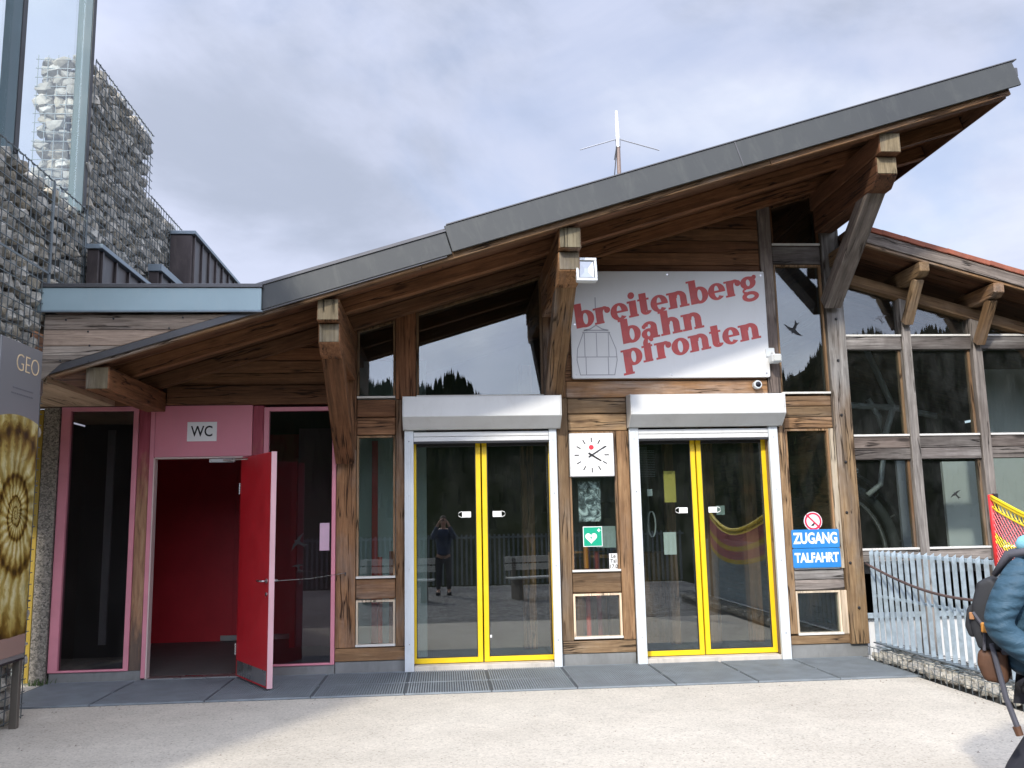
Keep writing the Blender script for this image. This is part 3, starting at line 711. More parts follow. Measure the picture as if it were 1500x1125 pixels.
# ---------------------------------------------------------------- gabion wall on the left
def rock_mesh(i, flat=1.0):
    r = random.Random(100+i); bm = bmesh.new()
    for q in range(22):
        d = Vector((r.gauss(0, 1), r.gauss(0, 1), r.gauss(0, 1))).normalized()
        p = Vector([max(-.66, min(.66, c)) for c in d])*r.uniform(.82, .95)
        bm.verts.new((p.x, p.y*1.0, p.z*flat))
    bmesh.ops.convex_hull(bm, input=bm.verts)
    for v_ in [v_ for v_ in bm.verts if not v_.link_faces]: bm.verts.remove(v_)
    me = bpy.data.meshes.new('stone'); bm.to_mesh(me); bm.free(); return me
ROCKS = [rock_mesh(i) for i in range(14)]
def rocks_for(mat):
    o = []
    for me in ROCKS:
        c = me.copy(); c.materials.append(mat); o.append(c)
    return o
def spread_face(a0, a1, b0, b1, da, db, fn, jit=.25, size=.62):
    out_ = []; nb = max(1, round((b1-b0)/db))
    for j in range(nb):
        bb = b0+(b1-b0)*(j+.5)/nb; a = a0+rnd.uniform(.2, .6)*da
        while a < a1+.02:
            wd_ = da*rnd.uniform(.65, 1.45)
            p = fn(a, bb+rnd.uniform(-jit, jit)*db)
            s = Vector((1, wd_/da, rnd.uniform(.85, 1.25)))*size
            out_.append((p, s)); a += wd_
    return out_
def place_rocks(spots, meshes, big, small, parent, limit=300, along='y', unit=.14, stuffname='stone_fill', mat=None):
    spots = sorted(spots, key=lambda s: (Vector(s[0])-CAM).length)
    mb = MB()
    for i, (p, s) in enumerate(spots):
        sv = Vector((big*s.x, big*s.y, small*s.z)) if along == 'y' else Vector((big*s.y, big*s.x, small*s.z))
        R = Matrix.Rotation(rnd.uniform(-.35, .35), 4, 'X') @ Matrix.Rotation(rnd.choice((0, math.pi))+rnd.uniform(-.3, .3), 4, 'Z') @ Matrix.Rotation(rnd.choice((0, math.pi))+rnd.uniform(-.3, .3), 4, 'Y')
        M4 = Matrix.Translation(p) @ R @ Matrix.Diagonal((*sv, 1)); me = rnd.choice(meshes)
        if i < limit: link('stone', me, parent, mw=M4)
        else: mb.add([M4 @ v_.co for v_ in me.vertices], [tuple(f.vertices) for f in me.polygons])
    if mb.v: mb.build(stuffname, mat, parent, kind='stuff')
GX = -3.66
GW = thing('gabion_wall', 'tall stone-filled gabion wall with wire mesh at the left, stepping up to a narrow tower', 'gabion wall', (-3.9, -1, 0))
JIT = lambda: rnd.uniform(-.02, .015)
sp = spread_face(-3.15, -1.78, .02, 4.82, .17, .135, lambda a, b: (GX-.03+JIT(), a, b))
sp += spread_face(-1.72, -1.0, 3.70, 4.82, .165, .135, lambda a, b: (GX-.03+JIT(), a, b))
sp += spread_face(-.98, .86, 3.75, 6.50, .155, .125, lambda a, b: (GX-.03+JIT(), a, b))
sp += spread_face(.93, 2.25, 3.8, 5.70, .155, .125, lambda a, b: (GX-.03+JIT(), a, b))
n_main = len(sp)
fr_ = spread_face(-4.14, -3.69, 4.82, 6.50, .13, .11, lambda a, b: (a, -1.0+JIT(), b))
cores = MB().box(-5.2, GX-.06, -3.3, -1.80, 0, 4.76).box(-5.2, GX-.06, -1.80, -1.0, 3.6, 4.76).box(-4.10, GX-.06, -.95, .84, 3.6, 6.40).box(-4.10, GX-.06, .84, 2.2, 3.6, 5.60).box(-4.25, GX-.06, -7.2, -3.3, 0, 7.6)  # last box: taller unseen block, added to cast shade on the left bays
cores.build('core', paint('gabion_core', (.09, .09, .085), .95), GW, kind='stuff')
far = spread_face(-7.15, -3.35, .1, 7.6, .26, .21, lambda a, b: (GX-.05+JIT(), a, b), size=1.1)  # stones facing the added shade-casting block
topr = spread_face(-3.15, -1.0, 0, .3, .15, .15, lambda a, b: (GX-.05-b, a, 4.765+JIT()))
allr = sp+topr
place_rocks(allr, rocks_for(STONE), .175, .135, GW, 300, mat=STONE)
place_rocks(fr_, rocks_for(STONE), .19, .15, GW, 0, along='x', stuffname='tower_front_stones', mat=STONE)
place_rocks(far, rocks_for(STONE), .18, .15, GW, 0, stuffname='unseen_block_stones', mat=STONE)
wm = MB(); t_ = .0034; xw = GX+.045
def wires(y0, y1, z0, z1, st=.10):
    y = y0
    while y <= y1+.001: wm.box(xw-t_, xw+t_, y-t_, y+t_, z0, z1); y += st
    z = z1
    while z >= z0: wm.box(xw+.003-t_, xw+.003+t_, y0, y1, z-t_, z+t_); z -= st
wires(-3.1, -1.76, .02, 4.84); wires(-1.66, -1.02, 3.7, 4.84); wires(-.98, .9, 3.75, 6.50); wires(.92, 2.28, 3.75, 5.71)
for q in range(6): x_ = -4.16+q*.1; wm.box(x_-t_, x_+t_, -1.07-t_, -1.07+t_, 4.82, 6.5)
for q in range(17): z_ = 4.85+q*.1; wm.box(-4.18, -3.62, -1.074-t_, -1.074+t_, z_-t_, z_+t_)
for (ya, yb, zz) in ((-3.1, -1.0, 4.842), (-1.0, .9, 6.502), (.9, 2.28, 5.712)):
    pts = []; n = int((yb-ya)/.03)
    for q in range(n+1): pts.append((xw+.012*math.cos(q*1.6), ya+(yb-ya)*q/n, zz+.012*math.sin(q*1.6)))
    wm.tube(pts, .005, 4)
for zz in (1.0, 2.0, 3.0, 3.95): wm.box(xw-.004, xw+.006, -3.1, -1.76, zz-.007, zz+.007)
wm.box(xw-.005, xw+.006, -1.79, -1.75, 3.7, 4.84); wm.box(xw-.005, xw+.006, -1.02, -1.0, 3.75, 4.84)
wm.build('wire_mesh', WIRE, GW, kind='stuff')

# glazed screen standing on the gabion wall
GS = thing('glass_screen', 'tall frameless-looking glass screen with grey mullions standing on the gabion wall', 'glass screen', (-3.75, -2, 4.8))
for yy, ww in ((-2.56, .06), (-1.10, .06)):
    mu = box('mullion', GX-.115, GX+.03, yy, yy+ww, 4.80, 10.5, paint('pale_blue_aluminium', (.12, .165, .185), .55, 0, .06), GS, .003)
    box('gasket', GX+.031, GX+.040, yy+.005, yy+ww+.02, 4.80, 10.5, BLACKM, mu, .002)
for a, b in ((-3.28, -2.575), (-2.49, -1.115)): box('pane', GX-.05, GX-.038, a, b, 4.83, 10.5, GLASS_CLEAR, GS, 0)

# dark metal upstands and roof box behind the canopy
def seam_box(name, x0, x1, y0, y1, z0, z1, th, label):
    t = thing(name, label, 'roof edge', ((x0+x1)/2, (y0+y1)/2, z0))
    box('cladding', x0, x1, y0, y1, z0, z1-th, DARKMETAL, t, .003)
    box('cap', x0-.01, x1+.05, y0-.03, y1, z1-th+.002, z1, CAP, t, .004)
    y = y0+.06
    while y < y1-.1: box('standing_seam', x1+.001, x1+.025, y, y+.03, z0, z1-th-.005, DARKMETAL, t, .002); y += .38
    return t
seam_box('roof_upstand', -3.56, -3.45, -1.08, .55, 3.79, 4.45, .05, 'nearer low dark metal upstand with blue-grey cap behind the canopy')
seam_box('roof_upstand', -3.56, -3.45, .78, 2.1, 3.79, 4.79, .09, 'farther dark metal upstand with broad blue-grey cap behind the canopy')
t = seam_box('roof_box', -3.62, -3.335, 1.75, 6.0, 3.79, 5.54, .05, 'dark metal clad box with standing seams and rain-stained front beside the gabion tower')
box('front_panel', -3.615, -3.34, 1.738, 1.748, 3.8, 5.48, DARKMETAL, t, .003)
box('back_wall_core', -3.62, -1.2, 2.4, 2.6, 3.2, 3.9, DARKMETAL, t, 0)

# ---------------------------------------------------------------- gondola hall on the right
HL = thing('gondola_hall', 'weathered timber hall with large panes and tiled roof edge to the right of the station', 'building', (7, .1, 0))
HX0, HX1 = 4.80, 10.2
hz = lambda x: 4.345-.286*(x-4.86)               # underside of the hall's gable rafter
hp = [(5.505, 5.615), (6.375, 6.495), (7.25, 7.37), (8.12, 8.24), (9.0, 9.12)]
for a, b in hp:
    MB().prism(clip(rect(a, b, -1.0, 9), 4.345+.286*4.86+.02, -.286), .0, .16).build('post', wood('grey', 'z'), HL, .006)
xs_ = [4.806]+[q for p in hp for q in p]+[HX1]
bays = [(xs_[i], xs_[i+1]) for i in range(0, len(xs_), 2)]
for a, b in bays:
    for z0, z1, kd in ((3.54, 3.695, 'greydark'), (2.225, 2.355, 'greydark'), (2.36, 2.495, 'greydark'), (1.05, 1.175, 'grey')):
        box('rail', a+.002, b-.002, .03, .15, z0, z1, wood(kd, 'x'), HL, .006)
    for z0 in (3.697, 2.497, 1.178): box('sill', a+.002, b-.002, .015, .07, z0, z0+.025, paint('white_sill', (.62, .60, .55), .5), HL, .003)
    for z0, z1 in ((1.205, 2.222), (2.523, 3.537)):
        box('pane', a+.03, b-.03, .085, .095, z0, z1, GLASS_HALL, HL, 0)
        for u in (a+.002, b-.032): box('glazing_bar', u, u+.03, .07, .14, z0, z1, wood('golden', 'z'), HL, .003)
    p = clip(rect(a+.03, b-.03, 3.723, 9), 4.345+.286*4.86-.005, -.286)
    if len(p) > 2 and max(q[1] for q in p) > 3.75: MB().prism(p, .085, .095).build('pane', GLASS_HALL, HL)
    box('plinth', a-.05, b+.05, .16, .3, -1.2, .40, paint('white_render', (.62, .62, .60), .8, 0, .05, .2), HL, 0)
    box('lower_rail', a+.002, b-.002, .10, .14, .41, .47, GALV, HL, .003)
def hbar(name, x0, x1, y, w_, d0, d1, mat, parent=None, bevel=.004):
    a = math.atan(-.286); ln = (x1-x0)/math.cos(a); h_ = (d1-d0)*math.cos(a)
    M4 = Matrix.Translation(((x0+x1)/2, y, hz((x0+x1)/2)+(d0+d1)/2)) @ Matrix.Rotation(-a, 4, 'Y')
    return MB().box(-ln/2, ln/2, -w_/2, w_/2, -h_/2, h_/2).build(name, mat, parent or HL, bevel, mw=M4)
hbar('gable_rafter', 4.81, HX1, .06, .14, .0, .135, wood('golden', 'x'))
hr = hbar('roof', 4.815, HX1, 3.2, 7.3, .52, .60, wood('dark', 'x'))
for i in range(4): hbar('soffit_board', 4.812, HX1, -.38+i*.145, .138, .36, .385, wood('dark', 'x'))
hbar('fascia', 4.80, HX1, -.50, .03, .36, .475, wood('grey', 'x'), hr); hbar('fascia_trim', 4.80, HX1, -.47, .05, .325, .358, wood('mixed', 'x'), hr)
hbar('batten', 4.80, HX1, -.45, .1, .477, .50, wood('grey', 'x'), hr)
tx = 4.83
tile_me = None
while tx < HX1-.3:
    o = hbar('roof_tile', tx, tx+.262, -.40, .24, .505, .565, TILE, hr, .006); o.rotation_euler.rotate_axis('Y', rad(rnd.uniform(.6, 2.0))); o.location.z += rnd.uniform(-.002, .004)
    tx += .255
for (a, b) in hp[:4]+[(4.66, 4.77)]:
    z1 = hz((a+b)/2)+.32
    pr = MB(); prof = [(-.52, z1), (-.52, z1-.11), (-.45, z1-.155), (-.2, z1-.17), (.3, z1-.17), (.3, z1)]; n = 6
    pr.add([(a-.005, y_, z_) for y_, z_ in prof]+[(b+.005, y_, z_) for y_, z_ in prof], [tuple(range(n)), tuple(range(2*n-1, n-1, -1))]+[(i, i+n, (i+1) % n+n, (i+1) % n) for i in range(n)])
    if a > 4.8:
        pr.build('purlin', wood('golden' if a < 6 else 'mixed', 'y'), HL, .006)
        beam('brace', ((a+b)/2, -.36, z1-.16), ((a+b)/2, -.035, z1-.62), .105, .10, wood('golden', 'x'), HL, .005)
    else: pr.build('purlin', wood('golden', 'y'), HL, .006)
# hall interior
box('floor', 4.80, 12, .3, 8, .9, 1.0, paint('dark_floor', (.10, .095, .09), .55), HL, 0)
MB().prism(clip(rect(4.8, HX1, -1, 9), 4.345+.286*4.86+.54, -.286), 6.5, 6.6).build('rear_wall', DARKINT, HL); box('end_wall', HX1, HX1+.1, .2, 6.6, -1, 3.3, DARKINT, HL, 0)
box('inner_panel', 7.12, 10.0, 1.3, 1.35, 1.0, 3.5, paint('white_panel', (.60, .61, .60), .6, 0, .03), HL, 0)
box('inner_panel', 6.50, 7.1, 1.1, 1.15, 1.0, 2.25, paint('white_panel', (.60, .61, .60), .6), HL, 0); box('inner_panel', 6.15, 6.48, 1.6, 1.65, 1.0, 2.3, paint('grey_panel', (.24, .25, .29), .6, 0, .05), HL, 0)
box('inner_panel', 5.3, 6.2, 4.5, 4.55, 1.0, 2.4, paint('grey_panel', (.24, .25, .29), .6, 0, .05), HL, 0)

# ---------------------------------------------------------------- signs and fittings
def letters(name, word, ox, oz, unit, ang_, y, mat, parent, gap=.05):
    """fat slab-serif lower-case letters built from strips and rings; y is the front face"""
    W = {'b': 1.24, 'r': 1.0, 'e': 1.06, 'i': .62, 't': .76, 'n': 1.30, 'g': 1.06, 'a': 1.12, 'h': 1.30, 'p': 1.24, 'f': .80, 'o': 1.08}
    mb = MB(); ca, sa = math.cos(ang_), math.sin(ang_); cnt = [0]; pen = [0.0]
    def tr(x, z): x = (x+pen[0])*unit; z = z*unit; return (ox+x*ca-z*sa*0.55, oz+x*sa+z)
    def poly(ps):
        cnt[0] += 1; d = .00006*(cnt[0] % 24)
        mb.prism([tr(*p) for p in ps], y-d, y+.002)
    R = lambda x0, z0, x1, z1: poly([(x0, z0), (x1, z0), (x1, z1), (x0, z1)])
    def ring(cx, cz, rx, rz, ix, iz, a0=0, a1=360, n=28):
        k_ = max(3, int(n*abs(a1-a0)/360)); cnt[0] += 1; d = .00006*(cnt[0] % 24)
        v = []; 
        for i in range(k_+1):
            t = rad(a0+(a1-a0)*i/k_); c, s = math.cos(t), math.sin(t)
            for (px, pz) in ((cx+rx*c, cz+rz*s), (cx+ix*c, cz+iz*s)):
                X, Z = tr(px, pz); v += [(X, y-d, Z), (X, y+.002, Z)]
        f = []
        for i in range(k_):
            o = i*4; f += [(o, o+2, o+6, o+4), (o, o+4, o+5, o+1), (o+2, o+3, o+7, o+6)]
        f += [(0, 1, 3, 2), (k_*4, k_*4+2, k_*4+3, k_*4+1)] if abs(a1-a0) < 360 else []
        mb.add(v, f)
    def disc(cx, cz, r): poly([(cx+r*math.cos(2*math.pi*i/18), cz+r*math.sin(2*math.pi*i/18)) for i in range(18)])
    S = .45
    for ch in word:
        if ch in 'bh': R(.10, 0, .10+S, 1.48); R(-.04, 1.36, .2, 1.48)
        if ch in 'rn': R(.10, 0, .10+S, 1.0); R(-.04, .88, .2, 1.0)
        if ch in 'hn':
            R(-.02, 0, .54, .12); ring(.70, .60, .50, .43, .10, .20, 0, 180); R(.79, 0, 1.20, .61); R(.70, 0, 1.32, .13)
        if ch == 'b': ring(.72, .5, .54, .53, .15, .35); R(.10, 0, .4, .10)
        if ch == 'p':
            R(.10, -.52, .10+S, 1.0); R(-.04, .88, .2, 1.0); R(-.04, -.52, .64, -.39); ring(.72, .5, .54, .53, .15, .35)
        if ch == 'r':
            R(-.02, 0, .58, .12); ring(.66, .66, .32, .36, .10, .16, 30, 180); disc(.84, .76, .19)
        if ch == 'e': ring(.54, .5, .55, .53, .15, .37, 0, 318); R(.2, .43, 1.085, .56)
        if ch == 'o': ring(.54, .5, .56, .53, .16, .36)
        if ch == 'i': R(.10, 0, .10+S, 1.0); R(0, 0, .62, .13); R(-.02, .87, .2, 1.0); disc(.30, 1.32, .21)
        if ch == 't': R(.12, .22, .12+S, 1.32); R(.0, .88, .72, 1.0); ring(.47, .27, .35, .29, .02, .10, 180, 345)
        if ch == 'f': R(.14, 0, .14+S, 1.12); R(0, .88, .68, 1.0); R(0, 0, .62, .12); ring(.50, 1.10, .36, .40, .05, .24, 40, 180); disc(.68, 1.30, .13)
        if ch == 'a':
            ring(.42, .30, .44, .33, .10, .15); R(.58, .10, .98, .70); ring(.52, .68, .46, .36, .10, .19, 0, 165); R(.85, 0, 1.10, .12); R(.62, 0, .92, .14); disc(.18, .76, .13)
        if ch == 'g':
            ring(.47, .64, .50, .40, .13, .21); disc(.90, .93, .14); ring(.72, .80, .2, .2, .1, .1, 20, 120)
            ring(.30, .16, .26, .20, .14, .06, 90, 270); ring(.5, -.22, .54, .32, .25, .12); R(.28, -.05, .8, .06)
        pen[0] += W[ch]+gap
    return mb.build(name, mat, parent)
def rounded(x0, x1, z0, z1, r, n=4):
    o = []
    for cx, cz, a0 in ((x1-r, z0+r, 270), (x1-r, z1-r, 0), (x0+r, z1-r, 90), (x0+r, z0+r, 180)):
        o += [(cx+r*math.cos(rad(a0+90*i/n)), cz+r*math.sin(rad(a0+90*i/n))) for i in range(n+1)]
    return o
SG = thing('station_sign', 'large white station board with slanted fat red lettering under the roof', 'sign', (2.65, -.03, 3.84))
SY = -.045
MB().prism(rounded(1.495, 3.835, 3.205, 4.48, .02), SY, .012).build('board', SIGNWHITE, SG, .003)
A_ = math.atan(.205)
for wd, ox, oz, un, gp in (('breitenberg', 1.545, 3.785, .193, .03), ('bahn', 2.085, 3.60, .195, .07), ('pfronten', 2.095, 3.335, .193, .03)):
    letters('lettering', wd, ox, oz, un, A_, SY-.002, SIGNRED, SG, gp)
gd = MB()
def stroke(pts, w_=.009, y=SY-.0015):
    for (x0, z0), (x1, z1) in zip(pts, pts[1:]):
        dx, dz = x1-x0, z1-z0; l_ = math.hypot(dx, dz) or 1; nx, nz = -dz/l_*w_/2, dx/l_*w_/2
        ex, ez = dx/l_*w_*.3, dz/l_*w_*.3
        gd.prism([(x0-nx-ex, z0-nz-ez), (x1-nx+ex, z1-nz+ez), (x1+nx+ex, z1+nz+ez), (x0+nx-ex, z0+nz-ez)], y, y+.0012)
cx = 1.79
stroke([(cx-.15, 3.745), (cx-.225, 3.55), (cx-.235, 3.42), (cx-.20, 3.245)]); stroke([(cx+.15, 3.745), (cx+.225, 3.55), (cx+.235, 3.42), (cx+.20, 3.245)])
stroke([(cx-.16, 3.745), (cx+.16, 3.745)], .01); stroke([(cx-.14, 3.735), (cx-.14, 3.46)]); stroke([(cx, 3.735), (cx, 3.46)]); stroke([(cx+.14, 3.735), (cx+.14, 3.46)])
stroke([(cx-.235, 3.455), (cx+.235, 3.455)], .009); stroke([(cx-.13, 3.45), (cx-.13, 3.245)]); stroke([(cx+.13, 3.45), (cx+.13, 3.245)]); stroke([(cx-.2, 3.245), (cx+.2, 3.245)])
stroke([(cx-.14, 3.77), (cx-.07, 3.785), (cx, 3.83)], .012); stroke([(cx+.14, 3.77), (cx+.07, 3.785), (cx, 3.83)], .012); stroke([(cx-.14, 3.77), (cx+.14, 3.77)], .012)
stroke([(cx, 4.03), (cx, 4.16)], .012)
gd.build('cabin_drawing', SIGNGREY, SG, kind='stuff')
sm = MB()
for x_, z_ in ((1.54, 3.25), (1.54, 3.84), (2.66, 4.44), (2.66, 3.245), (3.79, 3.25), (3.79, 3.84), (3.79, 4.43), (1.54, 4.44)): sm.lathe([(.011, -.004), (.011, .002)], (x_, SY-.001, z_), 'y', 10)
sm.build('screw_heads', STEEL, SG, kind='stuff')

WS = thing('wc_sign', 'small white sign with black WC letters on the pink panel', 'sign', (-2.65, 0, 2.64))
box('plate', -2.815, -2.495, -.012, -.003, 2.54, 2.755, WHITE, WS, .002)
text('lettering', 'WC', .165, (-2.655, -.0135, 2.645), BLACK, WS, bold=.002, sx=.82)
CK = thing('clock', 'square white station clock with black hands and a red dot', 'clock', (1.69, 0, 2.32))
box('case', 1.437, 1.945, -.05, .012, 2.078, 2.572, paint('clock_case_grey', (.55, .57, .57), .4), CK, .006)
box('face', 1.444, 1.938, -.0545, -.0502, 2.085, 2.565, WHITE, CK, .002)
cx, cz = 1.688, 2.322
for i in range(60):
    a = rad(i*6); big = i % 5 == 0
    r0, r1, ww = (.145, .198, .0065) if big else (.190, .198, .0022)
    d = Vector((math.sin(a), 0, math.cos(a))); nn = Vector((math.cos(a), 0, -math.sin(a)))
    ps = [d*r0-nn*ww, d*r0+nn*ww, d*r1+nn*ww, d*r1-nn*ww]
    if big: MB().prism([(cx+p.x, cz+p.z) for p in ps], -.0560, -.0547).build('hour_mark', BLACK, CK)
    else:
        if i == 1: mm = MB()
        mm.prism([(cx+p.x, cz+p.z) for p in ps], -.0560, -.0547)
mm.build('minute_marks', BLACK, CK, kind='stuff')
for nm, deg, l_, b_, w0, yy in (('hour_hand', 122, .125, .045, .011, -.0600), ('minute_hand', 58, .185, .045, .008, -.0625)):
    a = rad(deg); d = Vector((math.sin(a), math.cos(a))); nn = Vector((d.y, -d.x))
    MB().prism([(cx+q.x, cz+q.y) for q in (-d*b_-nn*w0, -d*b_+nn*w0, d*l_+nn*w0*.7, d*l_-nn*w0*.7)], yy, yy+.0015).build(nm, BLACK, CK)
MB().lathe([(.028, -.0013), (.028, 0)], (cx-.003, -.0548, cz+.088), 'y', 20).build('red_dot', paint('clock_red', (.62, .03, .05), .5), CK)

FL = thing('floodlight', 'white square floodlight with mirrored reflector beside the middle roof beam', 'lamp', (1.44, -1.6, 4.06))
FM = Matrix.Translation((1.437, -1.60, 4.055)) @ Matrix.Rotation(rad(-10), 4, 'X') @ Matrix.Rotation(rad(2), 4, 'Z')
MB().box(-.1, .1, .02, .08, -.12, .12).build('housing', WHITE_METAL, FL, .01, mw=FM)
fr_ = MB().box(-.105, .105, -.005, .022, .095, .125).box(-.105, .105, -.005, .022, -.125, -.095).box(-.105, -.08, -.005, .022, -.095, .095).box(.08, .105, -.005, .022, -.095, .095).build('bezel', WHITE_METAL, FL, .004, mw=FM)
MB().box(-.08, .08, .004, .008, .087, .095).box(-.08, .08, .004, .008, -.095, -.087).box(-.08, -.072, .004, .008, -.087, .087).box(.072, .08, .004, .008, -.087, .087).build('gasket', BLACKM, fr_, 0, mw=FM)
rp = [(-.072, .008, -.087), (.072, .008, -.087), (.072, .008, .087), (-.072, .008, .087), (-.022, .019, -.025), (.022, .019, -.025), (.022, .019, .018), (-.022, .019, .018)]
MB().add(rp, [(0, 1, 5, 4), (1, 2, 6, 5), (2, 3, 7, 6), (3, 0, 4, 7), (4, 5, 6, 7)]).build('reflector', paint('reflector_metal', (.33, .36, .41), .35, .4, .03), FL, mw=FM)
MB().tube([(1.375, -1.52, 4.0), (1.40, -1.54, 3.97), (1.437, -1.55, 3.95)], .012, 6).build('bracket', STEEL, FL)
LP = thing('spotlight', 'small white spotlight on the grey post beside the red lettered board', 'lamp', (3.88, -.1, 3.45))
box('base', 3.79, 3.90, -.06, -.005, 3.44, 3.55, WHITE_METAL, LP, .008)
MB().box(3.81, 3.93, -.20, -.075, 3.355, 3.455).build('housing', WHITE_METAL, LP, .015)
box('lens', 3.825, 3.915, -.206, -.2005, 3.37, 3.44, paint('lamp_lens', (.55, .55, .50), .15, .3), LP, .004)
MB().tube([(3.87, -.06, 3.50), (3.87, -.11, 3.47), (3.87, -.12, 3.44)], .014, 6).build('arm', WHITE_METAL, LP)
CM = thing('security_camera', 'round white security camera with black lens under the right end of the big board', 'camera', (3.67, -.05, 3.11))
MB().lathe([(.048, .0), (.05, -.06), (.044, -.075)], (3.67, -.005, 3.115), 'y', 20).build('housing', WHITE_METAL, CM, smooth=False)
MB().lathe([(.033, .0), (.030, -.006), (.012, -.008)], (3.67, -.0805, 3.115), 'y', 18).build('lens', paint('black_lens', (.008, .008, .012), .1), CM)

for nm, wd, z0, z1, lab in (('direction_sign', 'ZUGANG', 1.227, 1.435, 'upper blue plate reading ZUGANG on the narrow window'), ('direction_sign', 'TALFAHRT', 1.005, 1.222, 'lower blue plate reading TALFAHRT on the narrow window')):
    t = thing(nm, lab, 'sign', (4.24, -.02, z0), 'blue direction plates')
    MB().prism(rounded(3.965, 4.525, z0, z1, .018), -.034, -.026).build('plate', SIGNBLUE, t, .001)
    text('lettering', wd, .168 if wd == 'ZUGANG' else .145, (4.245, -.0345, (z0+z1)/2), WHITE, t, bold=.006 if wd == 'ZUGANG' else .0055, sx=.72 if wd == 'ZUGANG' else .735, ext=.0008)
    MB().box(4.02, 4.04, -.026, .012, z0+.08, z0+.1).box(4.44, 4.46, -.026, .012, z0+.08, z0+.1).build('mount', STEEL, t)
NS = thing('no_smoking_sign', 'round white and red no smoking sticker above the blue plates', 'sign', (4.265, .03, 1.53))
MB().lathe([(.108, 0), (.108, -.004)], (4.262, .047, 1.527), 'y', 32).build('disc', WHITE, NS)
rg = MB(); n = 40
for i in range(n):
    a, b = 2*math.pi*i/n, 2*math.pi*(i+1)/n
    rg.prism([(4.262+.078*math.cos(a), 1.527+.078*math.sin(a)), (4.262+.100*math.cos(a), 1.527+.100*math.sin(a)), (4.262+.100*math.cos(b), 1.527+.100*math.sin(b)), (4.262+.078*math.cos(b), 1.527+.078*math.sin(b))], .0415, .0428)
c45 = .0707*1.08
rg.prism([(4.262-c45-.007, 1.527+c45-.007), (4.262+c45-.007, 1.527-c45-.007), (4.262+c45+.007, 1.527-c45+.007), (4.262-c45+.007, 1.527+c45+.007)], .0405, .0414)
rg.build('ring', paint('prohibition_red', (.62, .02, .07), .5), NS)
MB().prism([(4.235, 1.475), (4.262, 1.472), (4.285, 1.50), (4.275, 1.515), (4.255, 1.497), (4.24, 1.49)], .0418, .0428).build('cigarette', BLACK, NS)
AE = thing('defibrillator_sign', 'green rescue sign with white heart and cross on the window below the clock', 'sign', (1.69, .04, 1.41))
box('plate', 1.575, 1.795, .0435, .0495, 1.295, 1.52, WHITE, AE, .001); box('field', 1.583, 1.787, .042, .0434, 1.303, 1.512, GREEN, AE, 0)
hp_ = [(16*math.sin(t)**3, 13*math.cos(t)-5*math.cos(2*t)-2*math.cos(3*t)-math.cos(4*t)) for t in [2*math.pi*i/40 for i in range(40)]]
MB().prism([(1.666+x*.0042, 1.395+z*.0042) for x, z in reversed(hp_)], .0408, .0418).build('heart', WHITE, AE)
MB().prism([(1.672, 1.43), (1.652, 1.392), (1.668, 1.394), (1.660, 1.362), (1.682, 1.402), (1.667, 1.400)], .0398, .0406).build('bolt', GREEN, AE)
MB().box(1.737, 1.775, .0408, .0418, 1.471, 1.483).box(1.750, 1.762, .0404, .0412, 1.458, 1.496).build('cross', WHITE, AE)
NT = thing('notice', 'white paper notice about the last descent in the corner of the window', 'notice', (1.92, .05, 1.13))
box('sheet', 1.865, 1.958, .045, .0485, 1.035, 1.215, PAPER, NT, 0)
for s, z_ in (('Le', 1.185), ('Tal', 1.13), ('17.0', 1.07)): text('lettering', s, .058, (1.911, .0442, z_), BLACK, NT, bold=.001, ext=.0004)
# bird silhouettes
def bird(c, s, ang_, y, lab, mat=BLACK):
    ps = [(0, .5), (.10, .30), (.35, .32), (1.0, .05), (.45, .08), (.14, .0), (.12, -.35), (.28, -.75), (0, -.55), (-.16, -.78), (-.08, -.35), (-.12, .0), (-.4, .12), (-.95, .2), (-.35, .36), (-.10, .32)]
    ps.reverse(); ca, sa = math.cos(ang_), math.sin(ang_)
    o = MB().prism([(c[0]+s*(x*ca-z*sa), c[1]+s*(x*sa+z*ca)) for x, z in ps], y-.0012, y).build('bird_decal', mat, None)
    tag(o, lab, 'sticker', 'bird silhouettes on glass')
bird((6.04, 1.80), .085, rad(38), .084, 'black bird silhouette on the lower hall pane beside the red safety net')
bird((-1.585, 1.41), .13, rad(60), .039, 'larger black bird silhouette on the pink framed pane beside the red door')
bird((-1.59, 1.15), .075, rad(10), .039, 'smaller black bird silhouette below the larger one beside the red door')
bird((5.30, 3.93), .09, rad(25), .084, 'grey bird silhouette on the topmost hall pane', paint('decal_grey', (.22, .23, .25), .6))
bird((4.20, 3.80), .14, rad(150), .049, 'black bird silhouette on the tall upper window right of the big board')
o = box('notice', -1.36, -1.255, .033, .0385, 1.32, 1.62, paint('pink_paper', (.55, .38, .47), .7), None, 0); tag(o, 'pale pink paper notice on the pane beside the red door', 'notice')

# info board by the gabion wall
IB = thing('info_board', 'slim grey information stele with a big ammonite photo in front of the stone wall', 'information board', (-3.52, -2.4, 0))
box('panel', -3.56, -3.505, -2.79, -2.06, .56, 3.16, paint('stele_silver', (.33, .335, .34), .35, .5, .04), IB, .004)
k = NB('ammonite_photo')
sx_ = k.n('ShaderNodeSeparateXYZ'); k.l(k.tc.outputs['Object'], sx_.inputs[0])
nz = k.noise(k.map(), 7, 6, .65, .4)
yy = k.math('ADD', sx_.outputs[1], 2.37); zz = k.math('MULTIPLY', k.math('SUBTRACT', sx_.outputs[2], 1.74), .80)
r_ = k.math('SQRT', k.math('ADD', k.math('MULTIPLY', yy, yy), k.math('MULTIPLY', zz, zz)))
r_ = k.math('ADD', r_, k.math('MULTIPLY', k.math('SUBTRACT', nz, .5), .09))
th = k.math('ARCTAN2', zz, yy)
lg = k.math('LOGARITHM', k.math('MAXIMUM', r_, .012), 2.718)
